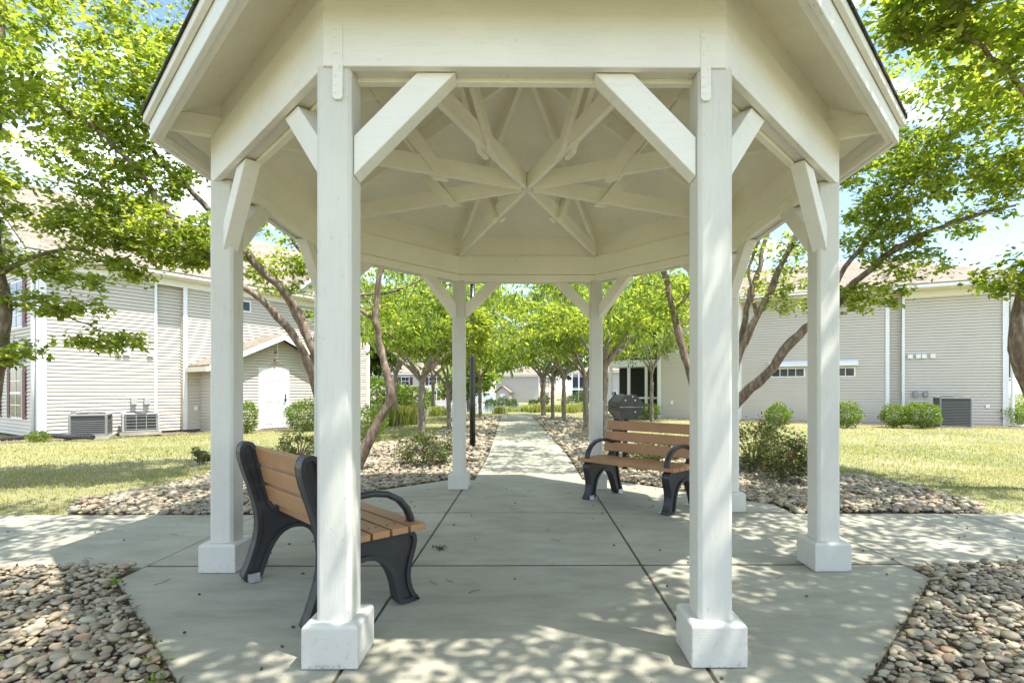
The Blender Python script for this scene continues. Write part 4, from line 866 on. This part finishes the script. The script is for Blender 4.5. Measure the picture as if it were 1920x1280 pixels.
tree('myrtle_tree', 'tree out of view to the left whose leaf shadows dapple the left stones', [
    [(-4.2, -5.8, -0.02, .12), (-4.0, -5.5, 1.4, .10), (-3.4, -5.0, 2.7, .08), (-2.6, -4.3, 3.9, .05), (-1.6, -3.6, 4.6, .02)], [(-4.0, -5.5, 1.4, .08), (-4.4, -4.4, 3.0, .06), (-3.9, -2.6, 4.4, .03)]],
    [((-1.0, -3.3, 5.0), (1.6, 1.3, .45), 1.5), ((-3.0, -2.2, 5.0), (1.6, 1.4, .6), 1.2), ((-2.6, -0.3, 5.2), (1.3, 1.4, .5), .6), ((-4.4, -5.0, 5.2), (1.6, 1.5, .7), .5)], 840, 17, (0.085, 0.052), 59, quad=False, spread=.12)

# --- trees lining the path
def path_tree(label, px, py, d, r0_, fork, seed, rad=1.7, top=3.6, tips=170, lean=0.0):
    b0 = at(px, py, d); z0 = ground(b0.x, b0.y); g = random.Random(seed); x, y = b0.x, b0.y; limbs = []; r0 = r0_ * .82
    k_ = 5; f = (x + lean * .3, y, fork)
    for i in range(k_):
        a = i * 2 * math.pi / k_ + g.uniform(-.4, .4) + 0.5; s = rad * g.uniform(.5, .75)
        limbs.append([(x + .02 * math.cos(a), y + .02 * math.sin(a), z0 - .03, r0 * (1.1 if i == 0 else .7)), (x + lean * .15 + .015 * math.cos(a), y, z0 + .5 * fork, r0 * .85), (f[0] + .03 * math.cos(a), f[1] + .03 * math.sin(a), fork, r0 * .75),
                      (x + lean * .5 + s * .45 * math.cos(a), y + s * .45 * math.sin(a), fork + .65, r0 * .42), (x + lean * .7 + s * math.cos(a), y + s * math.sin(a), fork + 1.35, r0 * .22), (x + lean + s * 1.3 * math.cos(a), y + s * 1.3 * math.sin(a), fork + 1.9, r0 * .09)])
    c = (x + lean, y, fork + 1.15); hs = max(1.0, d / 13.5)
    q = [((c[0], c[1], c[2] + .3), (rad * .8, rad * .8, .8), .9)]
    for i in range(7):
        a = i * 2.4 + g.uniform(-.5, .5); o_ = rad * g.uniform(.45, .95); zz = c[2] + g.uniform(-.45, 1.7 * hs) * (1.1 - .35 * o_ / rad); w2 = rad * g.uniform(.42, .66)
        q.append(((c[0] + o_ * math.cos(a), c[1] + o_ * math.sin(a), zz), (w2, w2, w2 * .5), .55))
    q.append(((c[0] + g.uniform(-.5, .5), c[1], c[2] + 1.5 * hs), (rad * .7, rad * .7, .7 * hs), .8))
    return tree('shade_tree', label, limbs, q, int(tips * 2.6), 21, (0.15, 0.05), seed, 'leaf_path', 'bark_path', droop=0.75, quad=False, group='trees lining the path', spread=0.14, shell=.1)
path_tree('forked path tree on the left behind the azalea bush', 790, 817, 13.7, .105, 1.45, 201, 2.2)
path_tree('slim path tree between the forked tree and the back left post', 841, 807, 15.5, .075, 1.25, 203, 1.9)
path_tree('path tree just right of the back right post, thickest trunk', 1131, 818, 13.4, .125, 1.75, 205, 2.2, lean=.1)
path_tree('path tree half hidden by the back right post', 1098, 803, 16.2, .10, 1.6, 207, 2.0)
path_tree('path tree second in the far right row beyond the back right post', 1057, 791, 19.6, .10, 1.7, 209, 2.0, tips=150)
path_tree('slimmest path tree third in the far right row', 1036, 786, 21.3, .08, 1.6, 211, 1.9, tips=140)
path_tree('farthest path tree of the right row at the pond', 1018, 779, 24.6, .13, 1.7, 213, 2.1, tips=150)
path_tree('path tree on the left beyond the lamp post', 862, 788, 20.6, .09, 1.7, 215, 2.1, tips=150)
path_tree('leafy tree on the lawn left of the forked path tree', 742, 795, 18.4, .09, 1.8, 217, 2.4, tips=190)
path_tree('path tree far down the left side of the path', 900, 783, 23.0, .09, 1.7, 221, 2.4, tips=160)
path_tree('leafy tree on the far lawn behind the slim path tree', 812, 784, 26.0, .10, 1.8, 223, 2.8, tips=190)
path_tree('leafy tree by the balcony end of the right house', 1222, 788, 20.2, .08, 1.9, 219, 2.0, tips=150)

# --- woods behind the houses
def wood_tree(label, x, y, h, rad, seed, lmat='leaf_wood', group='trees behind the houses'):
    z0 = ground(x, y); g = random.Random(seed); limbs = [[(x, y, z0 - .2, .22), (x, y, z0 + h * .3, .18), (x + .2, y, z0 + h * .6, .11), (x, y, z0 + h * .9, .03)]]
    for i in range(5):
        a = i * 1.26 + g.uniform(-.4, .4); limbs.append([(x, y, z0 + h * .3, .11), (x + rad * .4 * math.cos(a), y + rad * .4 * math.sin(a), z0 + h * .45, .07), (x + rad * .8 * math.cos(a), y + rad * .8 * math.sin(a), z0 + h * .62, .03)])
    return tree('woodland_tree', label, limbs, [((x, y, z0 + h * .58), (rad, rad, h * .34), 1.5), ((x + rad * .3, y - rad * .3, z0 + h * .8), (rad * .65, rad * .65, h * .2), .8), ((x - rad * .4, y - rad * .2, z0 + h * .38), (rad * .7, rad * .7, h * .16), .6)], 150, 36, (0.5, 0.3), seed, lmat, 'bark_path', 0.3, False, group, spread=0.55, twig=.02, wig=.05, shell=.2, sides=7)
ORDW = 'one two three four five six seven eight nine ten eleven twelve'.split()
for i, (px, d, h, rd) in enumerate([(640, 104, 13, 5), (700, 98, 12, 5), (748, 108, 15, 5.5), (800, 100, 13, 5), (850, 106, 16, 5.5), (892, 98, 12, 4.8), (935, 110, 17, 6), (985, 112, 16, 6), (1040, 108, 15, 5.5), (1090, 112, 16, 6), (1145, 100, 14, 5.5), (1200, 96, 13, 5)]):
    p = at(px, 745, d); wood_tree('tall woodland tree far behind the pond houses, number %s from the left' % ORDW[i], p.x, p.y, h, rd, 300 + i)
p = at(878, 752, 62); wood_tree('round tree on the far bank left of the shuttered house', p.x, p.y, 7.5, 3.2, 331, 'leaf_path', None)
p = at(1915, 800, 24); wood_tree('green tree beyond the right end of the right house', p.x + 2.5, p.y, 7.5, 2.6, 333, 'leaf_wood', None)
p = at(1960, 800, 30); wood_tree('taller green tree farther beyond the right house', p.x + 3, p.y + 4, 9.5, 3.5, 335, 'leaf_wood', None)
p = at(715, 780, 34); wood_tree('dark leafy tree right of the left house corner', p.x - 1, p.y, 8.5, 3.0, 337, 'leaf_wood', None)

# --- shrubs
def shrub(name, label, loc, rad, n_, leaf, mat, seed, cat='shrub', group=None, dense=True, stems=7, flowers=0, fl_lab=None):
    g = np.random.default_rng(seed); t = empty(name, (loc[0], loc[1], ground(loc[0], loc[1]))); tag(t, label, cat, group); rr = random.Random(seed)
    rx, ry, rz = rad
    b_ = MB(); tips_ = []
    for i in range(stems):
        a = i * 2.4 + rr.uniform(-.3, .3); q = rr.uniform(.35, .9)
        P = [(0.03 * math.cos(a), 0.03 * math.sin(a), -0.02), (rx * .3 * q * math.cos(a), ry * .3 * q * math.sin(a), rz * .7), (rx * q * .8 * math.cos(a), ry * q * .8 * math.sin(a), rz * (1.9 - .7 * q))]
        b_.tube([Vector(c[:3]) for c in spline([(*p_, 0) for p_ in P], .1)], [max(.003, .012 * (1 - .12 * k_)) for k_ in range(len(spline([(*p_, 0) for p_ in P], .1)))], 5); tips_.append(P[-1]); tips_.append(P[1])
    b_.build('stems', 'bark_path', t)
    if dense:
        d = g.normal(size=(n_, 3)); d /= np.linalg.norm(d, axis=1)[:, None]; r_ = g.uniform(0.35, 1, n_) ** 0.45
        lump = 1 + 0.10 * np.sin(d[:, 0] * 5 + seed) * np.sin(d[:, 1] * 4.3 + 1) + 0.07 * np.sin(d[:, 2] * 7 + seed)
        P = d * (r_ * lump)[:, None] * np.array([rx, ry, rz]) + np.array([0, 0, rz * 1.02]); P = P[P[:, 2] > 0.03]
    else:
        c = []
        for q in range(max(8, n_ // 45)):
            d = g.normal(size=3); d /= np.linalg.norm(d); cc = d * g.uniform(.35, 1) ** .6 * np.array([rx, ry, rz]) + np.array([0, 0, rz * 1.05]); c.append(cc + g.normal(size=(45, 3)) * min(rx, rz) * .17)
        P = np.vstack(c); P = P[P[:, 2] > 0.05]
    V, F, rn = leaf_cloud(P, leaf[0], leaf[1], seed, -0.2, .35, quad=dense is False); np_mesh('foliage', V, F, mat, t, {'rnd': rn})
    if flowers:
        k_ = g.choice(len(P), flowers); VV, FF, RR = [], [], []; o = 0
        cen = P[k_] * np.array([1.04, 1.04, 1.0]) + np.array([0, 0, .02])
        Q = np.repeat(cen, 6, axis=0) + g.normal(size=(flowers * 6, 3)) * .008
        V, F, rn = leaf_cloud(Q, .026, .024, seed + 3, -.3, .2, True); np_mesh('blossoms', V, F, 'petal', t, {'rnd': rn})
    return t
def sh(label, px, py, d, rad, n_, seed, leaf=(.055, .03)):
    p = at(px, py, d); return shrub('clipped_shrub', label, p, rad, n_, leaf, 'leaf_box', seed, group='clipped shrubs by the houses')
sh('upright green shrub left of the white door', 462, 808, 16.2, (.36, .36, .52), 2600, 401)
sh('round bright green shrub right of the white door', 572, 803, 17.2, (.68, .62, .52), 5200, 402)
sh('small round shrub alone under the hooded window', 1459, 800, 16.8, (.40, .40, .40), 3000, 403)
sh('loose green shrub right of the right front post at the house', 1588, 798, 16.8, (.46, .42, .42), 3000, 404)
sh('left half of the clipped hedge beside the tall air conditioner', 1678, 799, 16.9, (.44, .42, .38), 3000, 405)
sh('right larger half of the clipped hedge beside the tall air conditioner', 1728, 798, 16.7, (.58, .5, .42), 4600, 406)
sh('dark low shrub below the screened porch', 1216, 783, 21.8, (.55, .5, .35), 2400, 407)
sh('low yellow green shrub at the right edge of the lawn', 1912, 796, 17.5, (.6, .5, .38), 2600, 408)
sh('taller yellow green shrub behind the one at the right edge', 1925, 785, 20.0, (.8, .6, .55), 2600, 409)
sh('small green tuft beside the drain pipe', 72, 826, 12.7, (.22, .18, .12), 500, 410, (.09, .02))
sh('big loose shrub screening the far pale house behind the wavy trunk', 712, 775, 30.0, (1.7, 1.2, 1.05), 3600, 430, (.16, .09))
sh('wide shrub by the pond behind the forked path tree', 768, 774, 31.0, (1.5, 1.1, .85), 3000, 431, (.16, .09))
def az(label, px, py, d, rad, n_, seed, fl=0, mat='leaf_azalea'):
    p = at(px, py, d); return shrub('azalea_bush', label, p, rad, n_, (.05, .022), mat, seed, 'bush', 'azaleas in the stone beds', False, 11, fl)
az('sprawling azalea bush in the stones left of the path', 800, 880, 8.3, (.50, .40, .27), 2600, 421, 5)
az('azalea bush with pink blossoms between the right posts', 1472, 912, 6.8, (.36, .36, .36), 2600, 422, 22)
az('leafier azalea bush behind the pink one beside the back right post', 1412, 895, 7.6, (.36, .34, .38), 2200, 423, 14)
az('low azalea bush under the far bench seat', 1225, 880, 8.0, (.42, .32, .23), 1700, 424, 10)
az('thin azalea bush between left posts above the near bench', 562, 862, 9.0, (.36, .34, .24), 1300, 425, 3)
az('tiny azalea sprig with red blossoms left of the near bench back', 466, 862, 8.8, (.18, .16, .12), 300, 426, 9)
az('small azalea tuft left of the left post on the lawn edge', 378, 868, 8.6, (.17, .15, .15), 300, 427, 0)
p = at(688, 800, 12.5); shrub('clipped_shrub', 'yellow green shrub behind the wavy left trunk', (p.x, p.y, 0), (.5, .5, .42), 2600, (.05, .028), 'leaf_box', 428, 'shrub', 'clipped shrubs by the houses')

# --- ornamental grasses
def blades(P, h, lean, w_, seed):
    g = np.random.default_rng(seed); n_ = len(P); a = g.uniform(0, 2 * np.pi, n_); H = h * g.uniform(.6, 1.15, n_); L = H * g.uniform(.1, 1, n_) * lean
    d = np.stack([np.cos(a), np.sin(a), np.zeros(n_)], 1); s = np.stack([-np.sin(a), np.cos(a), np.zeros(n_)], 1) * w_ / 2; z = np.array([0, 0, 1.0])
    m_ = P + d * (L * .35)[:, None] + z * (H * .65)[:, None]; t = P + d * L[:, None] + z * (H * (1 - .25 * lean))[:, None]
    V = np.stack([P - s, P + s, m_ + s * .8, m_ - s * .8, t], 1).reshape(-1, 3); o = np.arange(n_)[:, None] * 5
    F = np.concatenate([o + np.array([[0, 1, 2]]), o + np.array([[0, 2, 3]]), o + np.array([[3, 2, 4]])]); return V, F, np.repeat(np.clip(g.normal(.5, .25, n_), 0, 1), 5)
def reed(label, px, py, d, r_, h, n_, seed, group='ornamental grasses at the pond'):
    p = at(px, py, d); z = ground(p.x, p.y); t = empty('grass_clump', (p.x, p.y, z)); tag(t, label, 'ornamental grass', group); g = np.random.default_rng(seed)
    q = g.normal(size=(n_, 3)) * r_ * .35; q[:, 2] = 0; V, F, rn = blades(q, h, .75, .03, seed); np_mesh('blades', V, F, 'reed', t, {'rnd': rn}); return t
reed('wide tall ornamental grass clump behind the wavy left trunk', 742, 792, 19.0, 1.0, .85, 1500, 501)
reed('ornamental grass clump left of the forked path tree', 772, 785, 22.5, .6, .6, 700, 502)
reed('small ornamental grass clump between the two left path trees', 822, 780, 25.0, .5, .55, 500, 503)
ORD = 'one two three four five six seven eight nine ten eleven twelve'.split()
for i, (px, py, d, r_, h) in enumerate([(936, 779, 27.0, .9, .75), (952, 768, 38, .9, .9), (985, 770, 34, 1.0, .95), (965, 764, 44, 1.1, 1.0), (1003, 776, 29, 1.1, .95), (1030, 775, 30, .9, .8), (1048, 772, 31, 1.0, .9), (1068, 776, 28, 1.2, 1.0), (1085, 774, 30, 1.1, 1.0), (940, 762, 50, 1.3, 1.1), (1015, 765, 42, 1.2, 1.1), (1045, 764, 45, 1.3, 1.1)]):
    reed('ornamental grass clump on the pond bank beyond the path, number %s from the left' % ORD[[936, 940, 952, 965, 985, 1003, 1015, 1030, 1045, 1048, 1068, 1085].index(px)], px, py, d, r_ * .46, h * .62, 300, 510 + i)
for i, (px, d, s) in enumerate([(920, 78, 1.0), (945, 78, 1.1), (960, 80, .9), (1020, 80, 1.0), (1000, 79, .8), (1092, 76, 1.4), (1070, 74, 1.2)]):
    p = at(px, 755, d); shrub('foundation_shrub', 'dark rounded shrub at the foot of the far houses, number %s from the left' % ORD[[920, 945, 960, 1000, 1020, 1070, 1092].index(px)], p, (s, s * .8, s * .8), 700, (.22, .14), 'leaf_wood', 540 + i, 'shrub', 'shrubs at the far houses')

# --- lawn grass (uncountable): denser near the camera
g = np.random.default_rng(77); pts = []
for side in (-1, 1):
    for (y0, y1, x0, x1, den) in ((0.72, 3.5, 4.2, 10.5, 900), (3.5, 7.0, 2.8, 13.5, 420), (7.0, 13.0, 2.4, 17.5, 150), (13, 24, 1.8, 12.0, 60)):
        k_ = int((y1 - y0) * (x1 - x0) * den); q = np.stack([g.uniform(x0, x1, k_) * side, g.uniform(y0, y1, k_)], 1); pts.append(q)
pts = np.vstack(pts); bedL, bedR = BEDS['back_left'], BEDS['back_right']
xr = (pts[:, 0] - CAM.x) / (pts[:, 1] - CAM.y); pts = pts[(xr > -1.12) & (xr < 1.05)]
cl = np.sin(pts[:, 0] * 2.1 + np.sin(pts[:, 1] * 1.7) * 1.3) * np.sin(pts[:, 1] * 2.4 + 1.3 * np.sin(pts[:, 0] * 1.1)); pts = pts[g.uniform(-1, 1, len(pts)) < cl * .5 + .55]
keep = [not (in_poly(x, y, bedL) or in_poly(x, y, bedR) or on_paving(x, y, .03)) for x, y in pts]; pts = pts[np.array(keep)]
P3 = np.array([(x, y, ground(x, y)) for x, y in pts]); dist = P3[:, 1] - CAM.y
V, F, rn = blades(P3, .045, 1.3, .009, 78)
rn = np.clip(rn * .6 + np.repeat(.22 + .22 * np.sin(pts[:, 0] * .9 + 1) * np.sin(pts[:, 1] * .8) + .012 * dist, 5), 0, 1)
sc = np.repeat(np.clip(dist / 7.0, .9, 2.0), 5); base = np.repeat(P3, 5, axis=0); V = base + (V - base) * np.stack([sc, sc, np.clip(sc, .9, 1.25)], 1)
o = np_mesh('lawn_grass', V, F, 'grass_blade', None, {'rnd': rn}); tag(o, 'short yellow green lawn grass beyond the stone beds', 'grass', kind='stuff')

# --- litter on the paving
lf = empty('fallen_leaves'); p = at(828, 1023, 3.94); lf.location = (p.x, p.y, 0.004); tag(lf, 'small green sprig of fallen leaves on the middle slab', 'fallen leaves')
q = g.normal(size=(16, 3)) * np.array([.035, .02, .004]); q[:, 2] = np.abs(q[:, 2]) + .003; V, F, rn = leaf_cloud(q, .045, .02, 91, 0, .9); np_mesh('leaf_blades', V, F, 'leaf_azalea', lf, {'rnd': rn})
b_ = MB(); r2 = random.Random(5)
for k_ in range(170):
    x, y = r2.uniform(-4.5, 4.5), r2.uniform(-2.4, 2.2)
    if not on_paving(x, y, -.05): continue
    if k_ % 2: b_.box((x, y, .0065), (r2.uniform(.01, .018), r2.uniform(.008, .014), .007), Matrix.Rotation(r2.uniform(0, 3), 3, 'Z'))
    else:
        a = r2.uniform(0, 6.3); L = r2.uniform(.03, .11); b_.tube([(x, y, .005), (x + L * .5 * math.cos(a), y + L * .5 * math.sin(a), .006), (x + L * math.cos(a + .35), y + L * math.sin(a + .35), .005)], .0016, 4)
tag(b_.build('litter', 'soil'), 'scattered twigs and bits of leaf litter on the slabs', 'litter', kind='stuff')

# brown leaf crumbs and little weeds where stones meet the slab
r3 = np.random.default_rng(15); Q = []
for sg in (-1, 1):
    for t in r3.uniform(0, 1, 260):
        a = np.array([sg * 1.09, -2.62]) * (1 - t) + np.array([sg * 2.62, -1.07]) * t; off_ = abs(r3.normal(0, .05)) - .03
        Q.append((a[0] + sg * off_ * .7, a[1] - off_ * .7, .004 + max(0, off_) * .35))
    for t in r3.uniform(0, 1, 160): Q.append((sg * (1.1 + 2.6 * t ** .7), -.86 - abs(r3.normal(0, .03)) if t > .6 else -2.9 + t, .02))
Q = np.array([q for q in Q if True]); V, F, rn = leaf_cloud(Q, .028, .013, 16, 0, .7)
tag(np_mesh('leaf_litter', V, F, 'dead_leaf', None, {'rnd': rn}), 'dry brown leaf crumbs along the edges of the slab', 'leaf litter', kind='stuff')
Q = np.vstack([np.array([x, y, .03]) + r3.normal(size=(14, 3)) * np.array([.025, .025, .008]) for x, y in [(-1.62, -2.12), (-1.75, -1.98), (-1.50, -2.28), (1.75, -2.4), (-2.5, -1.2), (2.9, -1.5), (2.3, -2.2), (-2.3, -2.2)]])
V, F, rn = leaf_cloud(Q, .03, .014, 18, -.3, .6); tag(np_mesh('weeds', V, F, 'leaf_box', None, {'rnd': rn}), 'tiny green weeds sprouting between the front stones', 'weeds', kind='stuff')
